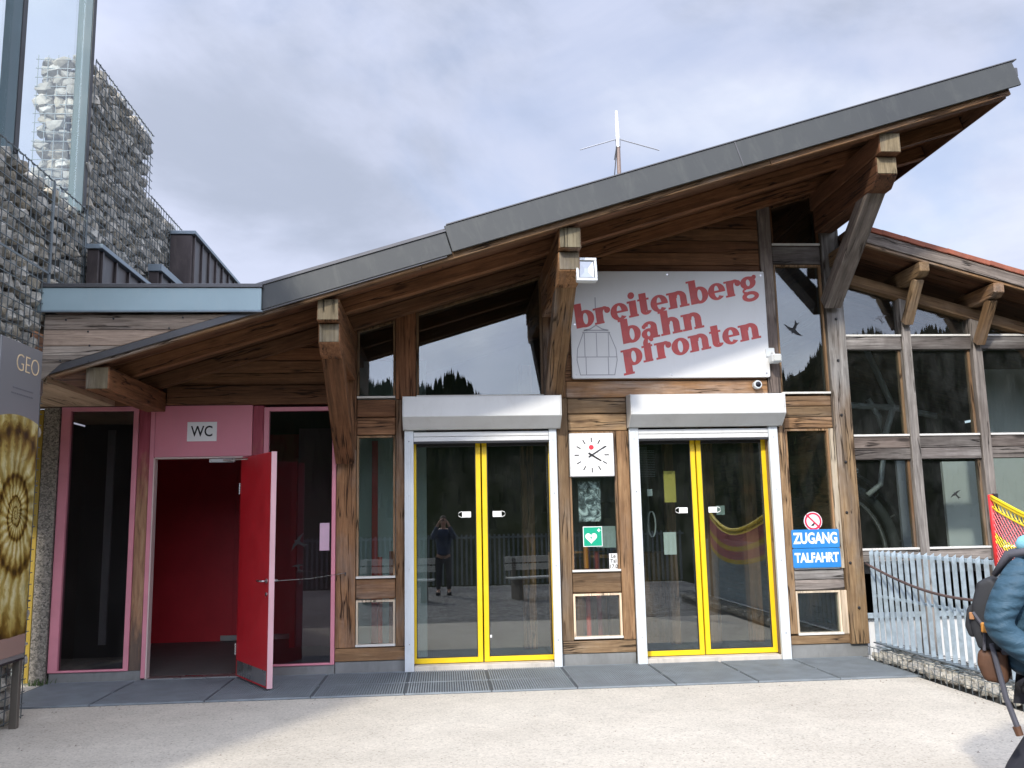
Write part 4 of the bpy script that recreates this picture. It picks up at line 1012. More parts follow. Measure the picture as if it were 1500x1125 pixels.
sp_ = k.math('FRACT', k.math('SUBTRACT', k.math('MULTIPLY', lg, 1.25), k.math('DIVIDE', th, 6.2832)))
who = k.ramp(sp_, [(0, 0.0), (.16, .85), (.5, 1.0), (.86, .55), (1, .0)])
ribs = k.math('SINE', k.math('ADD', k.math('ADD', k.math('MULTIPLY', th, 21), k.math('MULTIPLY', nz, 9)), k.math('MULTIPLY', lg, 6)))
val = k.math('ADD', k.math('MULTIPLY', who, .62), k.math('ADD', k.math('MULTIPLY', ribs, .15), k.math('MULTIPLY', nz, .30)))
photo = k.ramp(val, [(.12, (.045, .028, .008)), (.42, (.20, .13, .03)), (.68, (.44, .36, .14)), (.95, (.68, .66, .50))])
top = k.math('ADD', sx_.outputs[2], k.math('MULTIPLY', k.math('MULTIPLY', k.math('ADD', sx_.outputs[1], 2.42), k.math('ADD', sx_.outputs[1], 2.42)), .35))
big = k.noise(k.map(loc=(3, 1, 2)), 2.6, 6, .7, .8)
photo = k.mix(1.0, photo, k.ramp(big, [(.3, (.42, .40, .30)), (.5, (.9, .86, .62)), (.7, (1.15, 1.12, 1.0))]), 'MULTIPLY')
g1 = k.ramp(k.math('GREATER_THAN', top, 2.555), [(0, 0.0), (1, 1.0)])
g2 = k.ramp(k.math('LESS_THAN', sx_.outputs[2], k.math('ADD', .74, k.math('MULTIPLY', nz, .03))), [(0, 0.0), (1, 1.0)])
k.col(k.mix(g2, k.mix(g1, photo, (.20, .20, .21)), (.30, .20, .17))); k.rough(.3)
box('print', -3.5045, -3.5005, -2.78, -2.065, .60, 3.155, k.m, IB, 0)
text('lettering', 'GEO', .21, (-3.4995, -2.32, 2.985), paint('geo_gold', (.72, .55, .33), .5), IB, rot=(90, 0, 90), bold=-.004, sx=1.0)
sm = MB()
for i, (a, b) in enumerate(((-2.56, -2.20), (-2.58, -2.20))):
    y_ = a
    while y_ < b: l_ = rnd.uniform(.012, .03); sm.box(-3.5, -3.4992, y_, min(b, y_+l_), 2.765-i*.045, 2.777-i*.045); y_ += l_+.008
sm.build('small_print', paint('print_grey', (.13, .13, .15), .5), IB, kind='stuff')
for yy in (-2.70, -2.10): box('leg', -3.565, -3.505, yy-.025, yy+.025, .0, .56, paint('leg_bronze', (.15, .135, .115), .45, .5, .05), IB, .004)
box('bottom_edge', -3.563, -3.50, -2.79, -2.06, .545, .5595, BLACKM, IB, .002)
box('fixing_bracket', -3.57, -3.53, -2.055, -1.95, 2.78, 2.92, STEEL, IB, .004)

# antenna
AN = thing('antenna', 'rooftop antenna mast with white tip and slim drooping rods', 'antenna', (2.36, 1.0, 5.0))
MB().tube([(2.36, 1, 4.9), (2.36, 1, 6.50)], .027, 10).build('mast', paint('rusty_mast', (.24, .18, .155), .6, .2, .2), AN)
MB().tube([(2.36, 1, 6.48), (2.36, 1, 6.60)], .034, 10).build('clamp', STEEL, AN)
MB().tube([(2.36, 1, 6.60), (2.355, 1, 6.99)], [.028, .019], 10).build('tip', paint('white_fibreglass', (.75, .75, .75), .4), AN)
for dx, dy, dz in ((-.53, -.1, -.225), (.58, .1, -.13), (.05, .5, -.1)):
    MB().tube([(2.36, 1, 6.60), (2.36+dx, 1+dy, 6.62+dz)], .008, 6).build('rod', paint('pale_rod', (.40, .41, .43), .4, .3), AN)
MB().tube([(2.34, .98, 6.5), (2.27, .97, 5.9), (2.22, .95, 5.0)], .007, 5).build('cable', BLACKM, AN)
MB().tube([(2.18, .6, 4.98), (2.02, .4, 5.03), (1.93, .3, 5.06), (1.91, .3, 5.14)], .012, 5).build('conductor_hook', STEEL, AN)

# ---------------------------------------------------------------- low gabion, fence, rope, net on the right
GF = thing('gabion_footing', 'low strip of pale stones in wire mesh under the grey fence', 'gabion', (4.9, -3, 0))
MB().box(4.72, 5.15, -7.5, -.24, -.6, .07).build('core', paint('gabion_core', (.09, .09, .085), .95), GF, kind='stuff')
fs = spread_face(-7.4, -.28, .0, .15, .135, .15, lambda a, b: (4.71, a, .065), .05)
ts = []
for q in range(4): ts += spread_face(-4.8, -.28, 0, 1, .14, 1, lambda a, b, q=q: (4.80+q*.105, a, .09+JIT()*.6), 0)
place_rocks(fs+ts, rocks_for(STONE_PALE), .115, .10, GF, 298, mat=STONE_PALE)
wm = MB(); y = -7.4
while y < -.24: wm.box(4.655, 5.15, y-.0025, y+.0025, .150, .155); wm.box(4.650, 4.655, y-.0025, y+.0025, 0, .155); y += .1
for x_ in (4.655, 4.75, 4.85, 4.95, 5.05): wm.box(x_-.0025, x_+.0025, -7.4, -.24, .1552, .1602)
wm.box(4.6495, 4.6545, -7.4, -.24, .07, .075)
wm.build('wire_mesh', WIRE, GF, kind='stuff')
FN = thing('slat_fence', 'galvanised fence of upright slats on the pale stone strip right of the entrance', 'fence', (4.87, -2, .15))
y = -.06; i = 0
while y > -7.0:
    MB().prism([(4.85, .175), (4.897, .175), (4.897, 1.20), (4.85, 1.17)], y-.004, y+.004).build('slat', GALV, FN, .001)
    y -= .128; i += 1
box('top_rail', 4.903, 4.918, -7.0, -.04, 1.13, 1.17, GALV, FN, .003); box('middle_rail', 4.903, 4.915, -7.0, -.04, .66, .69, GALV, FN, .003)
box('bottom_rail', 4.828, 4.912, -7.0, -.04, .158, .172, paint('dark_galv', (.17, .20, .22), .45, .5), FN, .003)
for yy in (-.35, -1.62, -2.9, -4.2, -5.5):
    p = box('foot', 4.85, 4.90, yy-.02, yy+.02, .06, .157, GALV, FN, .003); box('foot_plate', 4.77, 4.93, yy-.08, yy+.08, .158-.02, .158-.008, GALV, p, .002)
pts = [(4.80, -.06, 1.04)]+[(4.80-.01*i, -.06-.19*i, 1.04-.22*(i/10)-.07*math.sin(math.pi*i/10)) for i in range(1, 21)]
pts = [(4.80, -.06-2.9*t, 1.04-.17*t-.14*math.sin(math.pi*t)) for t in [i/24 for i in range(25)]]
o = MB().tube(pts, .014, 6).build('rope', ROPE, None, smooth=True); tag(o, 'thick dark brown rope sagging along the slat fence', 'rope')
SN = thing('safety_net', 'red and yellow ski safety net hanging on the fence at the right edge', 'net', (4.84, -4.5, 1.4))
def net_top(t): return 1.74-.60*math.sin(math.pi*min(1, max(0, t)))**.9*.95
def netp(t, u):   # t along, u from top 0 to bottom 1
    zt = 1.74-.34*math.sin(math.pi*t)-.03*t; zb = 1.15-.05*t-.30*max(0, math.sin(math.pi*t))**.5
    return Vector((4.84-.10*math.sin(math.pi*t), -2.45-3.3*t, zt+(zb-zt)*u))
MB().tube([netp(0, 0)+Vector((0, 0, .01)), netp(0, .5), netp(0, 1.0)+Vector((0, 0, -.02))], .022, 6).build('edge_band', NETRED, SN, smooth=True)
MB().tube([netp(1, 0), netp(1, .5), netp(1, 1)], .02, 6).build('edge_band', NETRED, SN, smooth=True)
for u in (0, .035, .16): MB().tube([netp(i/40, u) for i in range(41)], .015 if u < .1 else .008, 5).build('yellow_cord', NETYEL, SN, smooth=True)
def mesh_band(u0, u1, nu, r, mat, nm):
    mb = MB(); nt_ = 54
    for i in range(nt_):
        for j in range(nu):
            t0, t1 = i/nt_, (i+1)/nt_; a, b = u0+(u1-u0)*j/nu, u0+(u1-u0)*(j+1)/nu; tm, um = (t0+t1)/2, (a+b)/2
            for p, q in (((tm, a), (t0, um)), ((tm, a), (t1, um)), ((t0, um), (tm, b)), ((t1, um), (tm, b))): mb.tube([netp(*p), netp(*q)], r, 3, False)
    mb.build(nm, mat, SN, kind='stuff')
mesh_band(.035, .16, 1, .0045, NETYEL, 'yellow_netting'); mesh_band(.16, .50, 4, .0042, PINKCLEAR, 'red_netting'); mesh_band(.50, .64, 2, .0045, NETYEL, 'yellow_netting'); mesh_band(.64, .88, 3, .0042, PINKCLEAR, 'red_netting'); mesh_band(.88, 1.0, 1, .0045, NETYEL, 'yellow_netting')
box('clamp', 4.83, 4.90, -2.50, -2.41, 1.10, 1.16, WHITE_METAL, SN, .005)
box('net_post', 4.86, 4.90, -2.475, -2.435, .16, 1.76, BLACKM, SN, .004); box('net_post', 4.80, 4.84, -5.77, -5.73, .16, 1.76, BLACKM, SN, .004)

# ---------------------------------------------------------------- people
def skin(name, joints, edges, root, mat, parent, sub=2, mw=None):
    """grow a body from named joints {n: (pos, radius)} and edges with a Skin modifier, then fix it as a mesh"""
    names = list(joints); idx = {n_: i for i, n_ in enumerate(names)}
    me = bpy.data.meshes.new(name); me.from_pydata([joints[n_][0] for n_ in names], [(idx[a], idx[b]) for a, b in edges], [])
    o = bpy.data.objects.new(name, me); C.objects.link(o)
    md = o.modifiers.new('skin', 'SKIN'); md.use_smooth_shade = True; md.branch_smoothing = .3
    for i, n_ in enumerate(names):
        sv = me.skin_vertices[0].data[i]; r = joints[n_][1]
        sv.radius = (r, r) if isinstance(r, (int, float)) else r; sv.use_root = n_ == root
    s = o.modifiers.new('sub', 'SUBSURF'); s.levels = s.render_levels = sub
    bpy.context.view_layer.update()
    return evaluated(o, name, parent, mat, True, mw)
def chain(*n_): return list(zip(n_, n_[1:]))
def hand(J, E, wrist, pre, d, side, up_, curl=.5):
    """palm and five bent fingers growing out of a wrist; d forward, side towards the thumb"""
    d, side, up_ = Vector(d).normalized(), Vector(side).normalized(), Vector(up_).normalized()
    w_ = Vector(J[wrist][0]); J[pre+'palm'] = (tuple(w_+d*.05), (.018, .036)); E.append((wrist, pre+'palm'))
    for i, (o_, ln) in enumerate(((.027, .070), (.009, .078), (-.009, .073), (-.026, .058))):
        a = w_+d*.088+side*o_; b = a+(d*math.cos(curl)-up_*math.sin(curl))*ln*.5; c = b+(d*math.cos(curl*2.2)-up_*math.sin(curl*2.2))*ln*.5
        for q, p, r in (('k', a, .0105), ('m', b, .0095), ('t', c, .0078)): J[f'{pre}f{i}{q}'] = (tuple(p), r)
        E += [(pre+'palm', f'{pre}f{i}k'), (f'{pre}f{i}k', f'{pre}f{i}m'), (f'{pre}f{i}m', f'{pre}f{i}t')]
    a = w_+d*.03+side*.034; b = a+(d*.6+side*.6-up_*.3).normalized()*.034; c = b+(d*.9+side*.1-up_*.4).normalized()*.028
    J[pre+'tb'] = (tuple(a), .012); J[pre+'tm'] = (tuple(b), .0105); J[pre+'tt'] = (tuple(c), .0085)
    E += [(pre+'palm', pre+'tb'), (pre+'tb', pre+'tm'), (pre+'tm', pre+'tt')]
def head_parts(P, c, face, mat_hair, mw):
    """hair, eyes, ears, nose and mouth on a head centred at c facing the unit vector face (all local)"""
    f = Vector(face).normalized(); s = f.cross(Vector((0, 0, 1))).normalized()
    def blob(name, p, r, mat, sc3=(1, 1, 1), n=10):
        bm = bmesh.new(); bmesh.ops.create_uvsphere(bm, u_segments=n*2, v_segments=n, radius=1)
        B = Matrix((s, f, Vector((0, 0, 1)))).transposed().to_4x4()
        bm.transform(Matrix.Translation(p) @ B @ Matrix.Diagonal((r*sc3[0], r*sc3[1], r*sc3[2], 1)))
        me = bpy.data.meshes.new(name); bm.to_mesh(me); bm.free(); me.materials.append(mat)
        for q in me.polygons: q.use_smooth = True
        return link(name, me, P, mw=mw)
    c = Vector(c)
    blob('hair', c-f*.022+Vector((0, 0, .03)), .1, mat_hair, (.86, .98, 1.0), 14)
    for sg in (-1, 1):
        blob('eye', c+f*.083+s*sg*.032+Vector((0, 0, .004)), .0125, WHITE, (1.1, .6, .8)); blob('iris', c+f*.0895+s*sg*.032+Vector((0, 0, .004)), .006, BLACK, (1, .5, 1))
        blob('ear', c+s*sg*.078-f*.005, .028, SKIN, (.4, .8, 1.15))
    blob('nose', c+f*.098-Vector((0, 0, .022)), .017, SKIN, (.8, 1.0, 1.4)); blob('mouth', c+f*.085-Vector((0, 0, .058)), .022, paint('lips', (.38, .13, .11), .5), (1.1, .5, .35))

PX = Matrix.Translation((3.23, -5.26, 0)) @ Matrix.Rotation(rad(-38), 4, 'Z')
P1 = thing('person', 'walker in a petrol blue padded jacket with turquoise scarf at the right edge', 'person', (3.17, -5.26, 0))
J = {'hip': ((0, 0, .84), .13), 'belly': ((.0, 0, 1.0), .125), 'chest': ((.0, 0, 1.2), .12), 'neckb': ((.055, 0, 1.36), .055), 'neck': ((.085, 0, 1.43), .052), 'jaw': ((.12, 0, 1.50), .066), 'head': ((.115, 0, 1.575), .088), 'crown': ((.10, 0, 1.63), .06)}
E = chain('hip', 'belly', 'chest', 'neckb', 'neck', 'jaw', 'head', 'crown')
for sg, nm in ((-1, 'r'), (1, 'l')):
    J['sh'+nm] = ((-.02, sg*.16, 1.315), .045); J['el'+nm] = ((-.165+.1*(sg > 0), sg*.255, 1.02), .04); J['wr'+nm] = ((.10, sg*.19, .80), .03)
    E += [('chest', 'sh'+nm), ('sh'+nm, 'el'+nm), ('el'+nm, 'wr'+nm)]
    hand(J, E, 'wr'+nm, 'h'+nm, (.8, 0, -.5), (0, -sg*.3, .9), (-.4, sg*.9, 0), .6)
    fx = .22 if sg < 0 else -.20
    J['th'+nm] = ((.0, sg*.09, .80), .09); J['kn'+nm] = ((.08+fx*.35, sg*.09, .46), .058); J['an'+nm] = ((fx-.02, sg*.09, .09), .04); J['to'+nm] = ((fx+.16, sg*.10, .035), .036)
    E += [('hip', 'th'+nm), ('th'+nm, 'kn'+nm), ('kn'+nm, 'an'+nm), ('an'+nm, 'to'+nm)]
skin('body', J, E, 'hip', SKIN, P1, 2, PX)
Jc = {'hem': ((.0, 0, .70), (.17, .19)), 'hip': ((0, 0, .84), (.175, .20)), 'belly': ((.0, 0, 1.0), (.165, .19)), 'chest': ((.0, 0, 1.2), (.17, .20)), 'nb': ((.03, 0, 1.335), (.12, .13)), 'col': ((.065, 0, 1.41), (.085, .09))}
Ec = chain('hem', 'hip', 'belly', 'chest', 'nb', 'col')
for sg, nm in ((-1, 'r'), (1, 'l')):
    Jc['s'+nm] = ((-.03, sg*.18, 1.305), .105); Jc['u'+nm] = ((-.11+.06*(sg > 0), sg*.235, 1.15), .092); Jc['e'+nm] = ((-.175+.1*(sg > 0), sg*.26, 1.005), .084); Jc['f'+nm] = ((-.045, sg*.23, .88), .074); Jc['c'+nm] = ((.075, sg*.195, .805), .056)
    Ec += [('chest', 's'+nm), ('s'+nm, 'u'+nm), ('u'+nm, 'e'+nm), ('e'+nm, 'f'+nm), ('f'+nm, 'c'+nm)]
k = NB('padded_jacket_cloth'); v = k.map(); wv = k.n('ShaderNodeTexWave'); wv.bands_direction = 'Z'; wv.inputs['Scale'].default_value = 5.5; wv.inputs['Distortion'].default_value = 5; wv.inputs['Detail'].default_value = 3; wv.inputs['Detail Scale'].default_value = 1.2; k.l(v, wv.inputs[0])
fold = k.noise(k.map((1, 1, 2.2)), 5, 5, .6, 1.2)
k.col(k.ramp(k.noise(v, 4, 5), [(.3, (.030, .070, .105)), (.7, (.046, .098, .14))])); k.rough(.62, spec=.3)
k.bump(k.math('ADD', k.math('MULTIPLY', wv.outputs['Fac'], .45), fold), .8, .016)
skin('jacket', Jc, Ec, 'belly', k.m, P1, 3, PX)
Jt = {'w': ((0, 0, .80), (.15, .17))}; Et = []
for sg, nm in ((-1, 'r'), (1, 'l')):
    fx = .22 if sg < 0 else -.20
    Jt['t'+nm] = ((.01, sg*.095, .70), .105); Jt['k'+nm] = ((.08+fx*.35, sg*.09, .46), .078); Jt['a'+nm] = ((fx-.015, sg*.09, .12), .066)
    Et += [('w', 't'+nm), ('t'+nm, 'k'+nm), ('k'+nm, 'a'+nm)]
skin('trousers', Jt, Et, 'w', TROUSER, P1, 2, PX)
for sg in (-1, 1):
    fx = .22 if sg < 0 else -.20
    skin('shoe', {'a': ((fx-.03, sg*.09, .10), .055), 'h': ((fx-.05, sg*.09, .05), .05), 'm': ((fx+.07, sg*.095, .048), .05), 't': ((fx+.17, sg*.10, .042), .042)}, chain('a', 'h', 'm', 't'), 'h', BLACK, P1, 2, PX)
pts = [(.075+.095*math.cos(a), .10*math.sin(a), 1.425+.012*math.sin(a*3)) for a in [2*math.pi*i/20 for i in range(21)]]
MB().tube(pts, .042, 8).build('scarf', SCARF, P1, smooth=True, mw=PX)
head_parts(P1, (.12, 0, 1.565), (1, -.1, 0), HAIR, PX)

BP = thing('backpack', 'dark trekking backpack with brown bottom compartment worn by the walker', 'backpack', (2.9, -5.26, .7))
def soft(name, prof, mat, parent, yh, bev=.03, mw=PX):
    """rounded bag panel: side outline in x,z swept across the wearer's back"""
    prof = [((x+.13)*.72-.13, z) for x, z in prof]; bm = bmesh.new(); n = len(prof)
    a = [bm.verts.new((x, -yh, z)) for x, z in prof]; b = [bm.verts.new((x, yh, z)) for x, z in prof]
    bm.faces.new(a); bm.faces.new(b[::-1])
    for i in range(n): bm.faces.new((a[i], b[i], b[(i+1) % n], a[(i+1) % n]))
    bmesh.ops.recalc_face_normals(bm, faces=bm.faces)
    bmesh.ops.bevel(bm, geom=bm.edges[:], offset=bev, segments=3, profile=.6, affect='EDGES', clamp_overlap=True)
    me = bpy.data.meshes.new(name); bm.to_mesh(me); bm.free(); me.materials.append(mat)
    for p in me.polygons: p.use_smooth = True
    return link(name, me, parent, mw=mw)
soft('main_bag', [(-.17, .86), (-.17, 1.22), (-.22, 1.25), (-.31, 1.22), (-.36, 1.10), (-.38, .98), (-.34, .86)], PACK, BP, .13, .045)
soft('bottom_compartment', [(-.16, .68), (-.15, .85), (-.345, .862), (-.365, .78), (-.32, .69)], PACKBROWN, BP, .135, .035)
soft('front_pocket', [(-.345, .92), (-.33, 1.12), (-.40, 1.08), (-.425, .98), (-.40, .92)], PACK, BP, .10, .02)
for sg in (-1, 1):
    MB().tube([(-.17, sg*.10, 1.26), (-.09, sg*.125, 1.375), (.02, sg*.12, 1.395), (.13, sg*.115, 1.30), (.185, sg*.11, 1.12), (.12, sg*.15, .98), (-.06, sg*.19, .92), (-.16, sg*.14, .90)], [.016, .026, .028, .026, .022, .014, .012, .012], 6).build('shoulder_strap', PACKGREY, BP, smooth=True, mw=PX)
    MB().tube([(-.29, sg*.135, 1.06), (-.24, sg*.145, .98), (-.25, sg*.145, .86)], .011, 5).build('side_strap', PACKGREY, BP, mw=PX)
MB().tube([(-.16, -.15, .86), (0, -.21, .87), (.16, -.14, .87), (.20, 0, .87), (.16, .14, .87), (0, .21, .87), (-.16, .15, .86)], .020, 6).build('hip_belt', PACKGREY, BP, smooth=True, mw=PX)
MB().box(-.255, -.215, -.165, -.145, .955, 1.01).build('orange_tag', paint('orange_leather', (.55, .24, .04), .6), BP, .006, mw=PX)
MB().box(-.31, -.285, -.142, -.128, 1.02, 1.06).build('brown_tag', paint('tan_leather', (.36, .17, .07), .6), BP, .004, mw=PX)
WP = thing('walking_pole', 'folded dark walking pole with brown tip hanging below the backpack', 'walking pole', (3.0, -5.4, .45))
MB().tube([(-.21, -.17, .90), (-.165, -.17, .62), (-.125, -.17, .475)], [.013, .015, .015], 8).build('shaft', PACKGREY, WP, mw=PX)
MB().tube([(-.13, -.17, .48), (-.118, -.17, .435)], [.021, .019], 8).build('tip', PACKBROWN, WP, mw=PX)

# the photographer, seen only as a reflection in the left entrance
QX = Matrix.Translation((0, -10.42, -.06))
P2 = thing('person', 'photographer in dark clothes standing opposite the left entrance, mirrored in its glass', 'person', (0, -10.42, -.06))
J = {'hip': ((0, 0, .95), .13), 'belly': ((0, 0, 1.12), .125), 'chest': ((0, 0, 1.35), .145), 'neckb': ((0, .01, 1.49), .065), 'neck': ((0, .015, 1.53), .052), 'jaw': ((0, .03, 1.60), .066), 'head': ((0, .02, 1.67), .088), 'crown': ((0, .005, 1.73), .06)}
E = chain('hip', 'belly', 'chest', 'neckb', 'neck', 'jaw', 'head', 'crown')
for sg, nm in ((-1, 'r'), (1, 'l')):
    J['sh'+nm] = ((sg*.18, 0, 1.45), .062); J['el'+nm] = ((sg*.24, .16, 1.27), .046); J['wr'+nm] = ((sg*.115, .27, 1.60), .03)
    E += [('chest', 'sh'+nm), ('sh'+nm, 'el'+nm), ('el'+nm, 'wr'+nm)]; hand(J, E, 'wr'+nm, 'h'+nm, (-sg*.4, .3, .8), (0, -1, .2), (sg*.8, -.1, 0), .5)
    J['th'+nm] = ((sg*.09, 0, .90), .09); J['kn'+nm] = ((sg*.11, .03, .50), .058); J['an'+nm] = ((sg*.12, -.01, .09), .04); J['to'+nm] = ((sg*.14, .15, .035), .036)
    E += [('hip', 'th'+nm), ('th'+nm, 'kn'+nm), ('kn'+nm, 'an'+nm), ('an'+nm, 'to'+nm)]
skin('body', J, E, 'hip', SKIN, P2, 2, QX)
Jc = {'hem': ((0, 0, .86), (.19, .15)), 'belly': ((0, 0, 1.12), (.18, .15)), 'chest': ((0, 0, 1.36), (.19, .16)), 'nb': ((0, .005, 1.47), (.12, .11))}; Ec = chain('hem', 'belly', 'chest', 'nb')
for sg, nm in ((-1, 'r'), (1, 'l')):
    Jc['s'+nm] = ((sg*.19, 0, 1.43), .085); Jc['e'+nm] = ((sg*.245, .16, 1.27), .07); Jc['c'+nm] = ((sg*.13, .255, 1.555), .048); Ec += [('chest', 's'+nm), ('s'+nm, 'e'+nm), ('e'+nm, 'c'+nm)]
skin('jacket', Jc, Ec, 'belly', paint('navy_jacket', (.03, .05, .10), .7, 0, .2), P2, 2, QX)
Jt = {'w': ((0, 0, .93), (.17, .14))}; Et = []
for sg, nm in ((-1, 'r'), (1, 'l')):
    Jt['t'+nm] = ((sg*.095, 0, .82), .10); Jt['k'+nm] = ((sg*.11, .03, .50), .075); Jt['a'+nm] = ((sg*.12, -.005, .12), .06); Et += [('w', 't'+nm), ('t'+nm, 'k'+nm), ('k'+nm, 'a'+nm)]
skin('trousers', Jt, Et, 'w', TROUSER, P2, 2, QX)
for sg in (-1, 1): skin('shoe', {'a': ((sg*.12, -.02, .10), .05), 'h': ((sg*.12, -.05, .05), .048), 't': ((sg*.145, .17, .042), .042)}, chain('a', 'h', 't'), 'h', BLACK, P2, 2, QX)
head_parts(P2, (0, .02, 1.665), (0, 1, 0), HAIR, QX)

# ---------------------------------------------------------------- inside the station, behind the glass
def pole(x, y, h_, mat, lab):
    o = MB().tube([(x, y, .02), (x+rnd.uniform(-.015, .015), y+.05, h_)], .028, 10).build('marker_pole', mat, None); tag(o, lab, 'pole', 'marker poles leaning inside')
pole(1.66, .35, 1.27, REDPOLE, 'red marker pole with orange top behind the window below the clock'); pole(1.83, .55, 1.22, paint('dull_red', (.36, .05, .05), .5), 'darker red marker pole right of the brighter one behind the clock window')
pole(-.72, .40, 1.22, REDPOLE, 'red marker pole behind the narrow window left of the left entrance'); pole(-.60, .45, 1.28, paint('brick_pole', (.42, .12, .07), .5), 'brick red marker pole against the right edge of that narrow left window')
o = MB().tube([(1.652, .36, 1.04), (1.65, .37, 1.30)], .0295, 10).build('pole_sleeve', ORANGE, None); tag(o, 'orange sleeve around the top of the red marker pole below the clock', 'sleeve')
MO = thing('monitor', 'black flat screen behind the glass below the station clock', 'monitor', (1.78, .8, 1.75))
box('screen', 1.86, 2.16, .80, .83, 1.45, 1.80, BLACKM, MO, .004); box('stand', 1.96, 2.02, .82, .84, 1.20, 1.45, BLACKM, MO, .003); box('foot', 1.87, 2.11, .78, .95, 1.18, 1.20, BLACKM, MO, .003)
PH = thing('poster', 'black and white mountain poster behind the glass just under the station clock', 'poster', (1.75, .45, 1.8))
k = NB('mountain_poster'); v = k.map((1, 1, 1)); n = k.noise(v, 9, 8, .75, 1.2)
k.col(k.ramp(n, [(.38, (.01, .01, .012)), (.48, (.14, .16, .18)), (.6, (.8, .84, .86))])); k.rough(.4)
box('sheet', 1.545, 1.80, .115, .12, 1.575, 2.03, k.m, PH, 0); box('desk', 1.40, 2.12, .60, 1.3, 1.14, 1.18, wood('brown', 'x'), PH, .004)
o = box('leaflet', 1.72, 1.95, .06, .063, 1.28, 1.52, paint('grey_leaflet', (.25, .29, .27), .7), None, 0); tag(o, 'grey-green leaflet behind the glass to the right of the rescue sign', 'leaflet')
for nm, x0, x1, z0, z1, y_, mat, lab in (('notice', 2.62, 2.76, 1.78, 2.15, .40, YPAPER, 'yellow notice hanging inside the right entrance'), ('notice', 2.60, 2.75, 1.17, 1.43, .45, PAPER, 'white sheet inside the right entrance below the yellow notice'),
                             ('notice', 2.42, 2.48, 1.86, 1.94, .42, PAPER, 'tiny white card inside the right entrance at the far left'), ('notice', 3.24, 3.34, 1.62, 1.73, .40, paint('grey_leaflet', (.25, .29, .27), .7), 'grey card inside the right leaf of the right entrance')):
    tag(box(nm, x0, x1, y_, y_+.004, z0, z1, mat, None, 0), lab, 'notice')
pts = [(2.46+.045*math.cos(a), .43, 1.53+.15*math.sin(a)) for a in [2*math.pi*i/24 for i in range(25)]]
tag(MB().tube(pts, .010, 5).build('oval_handle', paint('handle_grey', (.35, .35, .36), .4), None), 'grey oval ring hanging inside the right entrance', 'ring')

# gondola machinery in the hall
CW = thing('bullwheel', 'big dark cable wheel rim inside the hall behind the lowest left pane', 'cable wheel', (5.6, 3.2, 1.5))
def arc(c, r, a0, a1, n=22): return [(c[0]+r*math.cos(rad(a0+(a1-a0)*i/n)), c[1], c[2]+r*math.sin(rad(a0+(a1-a0)*i/n))) for i in range(n+1)]
for r_, tk, mat in ((1.05, .07, paint('tyre_dark', (.05, .055, .06), .45, .2)), (.90, .035, STEEL), (1.22, .03, BLACKM)):
    MB().tube(arc((5.3, 2.2, 1.05), r_, -10, 100), tk, 8).build('rim', mat, CW, smooth=True)
for i in range(5):
    a = rad(8+i*18); MB().tube([(5.3+1.22*math.cos(a), 2.2, 1.05+1.22*math.sin(a)), (5.3+1.05*math.cos(a), 2.2, 1.05+1.05*math.sin(a))], .012, 5).build('spoke', STEEL, CW)
box('bearing', 5.50, 5.85, 2.1, 2.3, 2.16, 2.24, STEEL, CW, .01)
SF = thing('steel_frame', 'pale steel tube frame meeting in a Y inside the hall behind the middle panes', 'steel frame', (6.2, 2.0, 2.9))
PS = paint('pale_steel', (.42, .44, .44), .5, .2, .05)
for a, b in (((6.02, 2, 4.0), (6.38, 2, 3.08)), ((6.38, 2, 3.08), (5.6, 2, 3.12)), ((6.38, 2, 3.08), (7.0, 2, 2.95)), ((6.38, 2, 3.08), (6.20, 2, 2.62))):
    MB().tube([a, b], .045, 8).build('tube', PS, SF, smooth=True)
MB().tube([(6.02, 2, 3.2), (6.16, 2, 2.95), (6.18, 2, 2.4), (6.10, 2, 2.0), (5.9, 2, 1.85)], .04, 8).build('bent_tube', PS, SF, smooth=True)

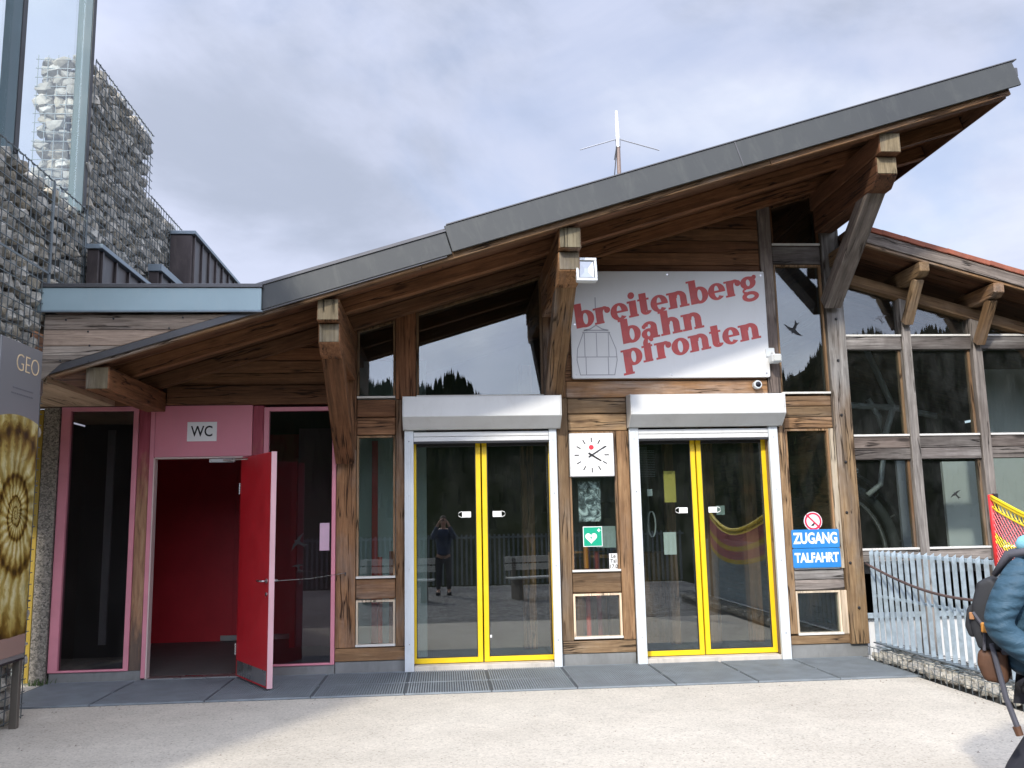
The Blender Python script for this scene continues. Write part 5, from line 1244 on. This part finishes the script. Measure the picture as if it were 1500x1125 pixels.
# ---------------------------------------------------------------- behind the camera: only mirrored in the glass
def bench(x, y, rz, lab):
    M4 = Matrix.Translation((x, y, -.06)) @ Matrix.Rotation(rz, 4, 'Z')
    t = thing('bench', lab, 'bench', (x, y, -.06), 'benches opposite the entrances'); BW = paint('bench_pale', (.55, .54, .50), .6)
    for yy in (-.16, .0, .16): MB().box(-.8, .8, yy-.07, yy+.07, .43, .465).build('seat_slat', BW, t, .005, mw=M4)
    for zz in (.60, .76): MB().box(-.8, .8, -.27, -.24, zz, zz+.13).build('back_slat', BW, t, .005, mw=M4)
    for xx in (-.6, .6): MB().box(xx-.05, xx+.05, -.24, .2, 0, .43).box(xx-.05, xx+.05, -.30, -.24, 0, .86).build('leg', paint('bench_leg', (.12, .10, .08), .8), t, .004, mw=M4)
bench(-1.0, -8.9, .1, 'left pale bench on the gravel mirrored in the glass'); bench(2.15, -9.0, -.25, 'right pale bench on the gravel mirrored in the glass')
RF = thing('rear_fence', 'dark slat fence beyond the gravel, mirrored in the entrance glass', 'fence', (-1, -12.6, -.06))
for i in range(110): box('slat', -7+i*.12, -7+i*.12+.05, -12.62, -12.60, .0, 1.25, paint('rear_galv', (.16, .19, .21), .5, .3), RF, 0)
box('top_rail', -7.05, 6.2, -12.60, -12.57, 1.15, 1.2, paint('rear_galv', (.16, .19, .21), .5, .3), RF, 0)
r = random.Random(5); mb = MB()
for i in range(11000):
    t = r.uniform(-1.3, 1.3); d = 60+190*r.random()**.7; q = d/math.sqrt(1+t*t); x, y = t*q, -10-q
    if d < 120 and r.random() < .6: continue
    h_ = r.uniform(2.2, 5.4)*(.55+.45*min(1, d/140)); z = hill_z(x, y)-.4; n = 6; w_ = h_*r.uniform(.13, .19)
    for (f0, f1, ww) in ((.06, .55, 1), (.30, .80, .72), (.55, 1.0, .45)):
        base = [(x+w_*ww*math.cos(2*math.pi*j/n+i), y+w_*ww*math.sin(2*math.pi*j/n+i), z+h_*f0) for j in range(n)]
        mb.add(base+[(x, y, z+h_*f1)], [(j, (j+1) % n, n) for j in range(n)])
k = NB('spruce_needles'); k.col(k.ramp(k.noise(k.map(), .4, 5, .7), [(.3, (.012, .022, .010)), (.7, (.03, .045, .018))])); k.rough(1.0, spec=0)
mb.build('spruce_forest', k.m, None, kind='stuff')
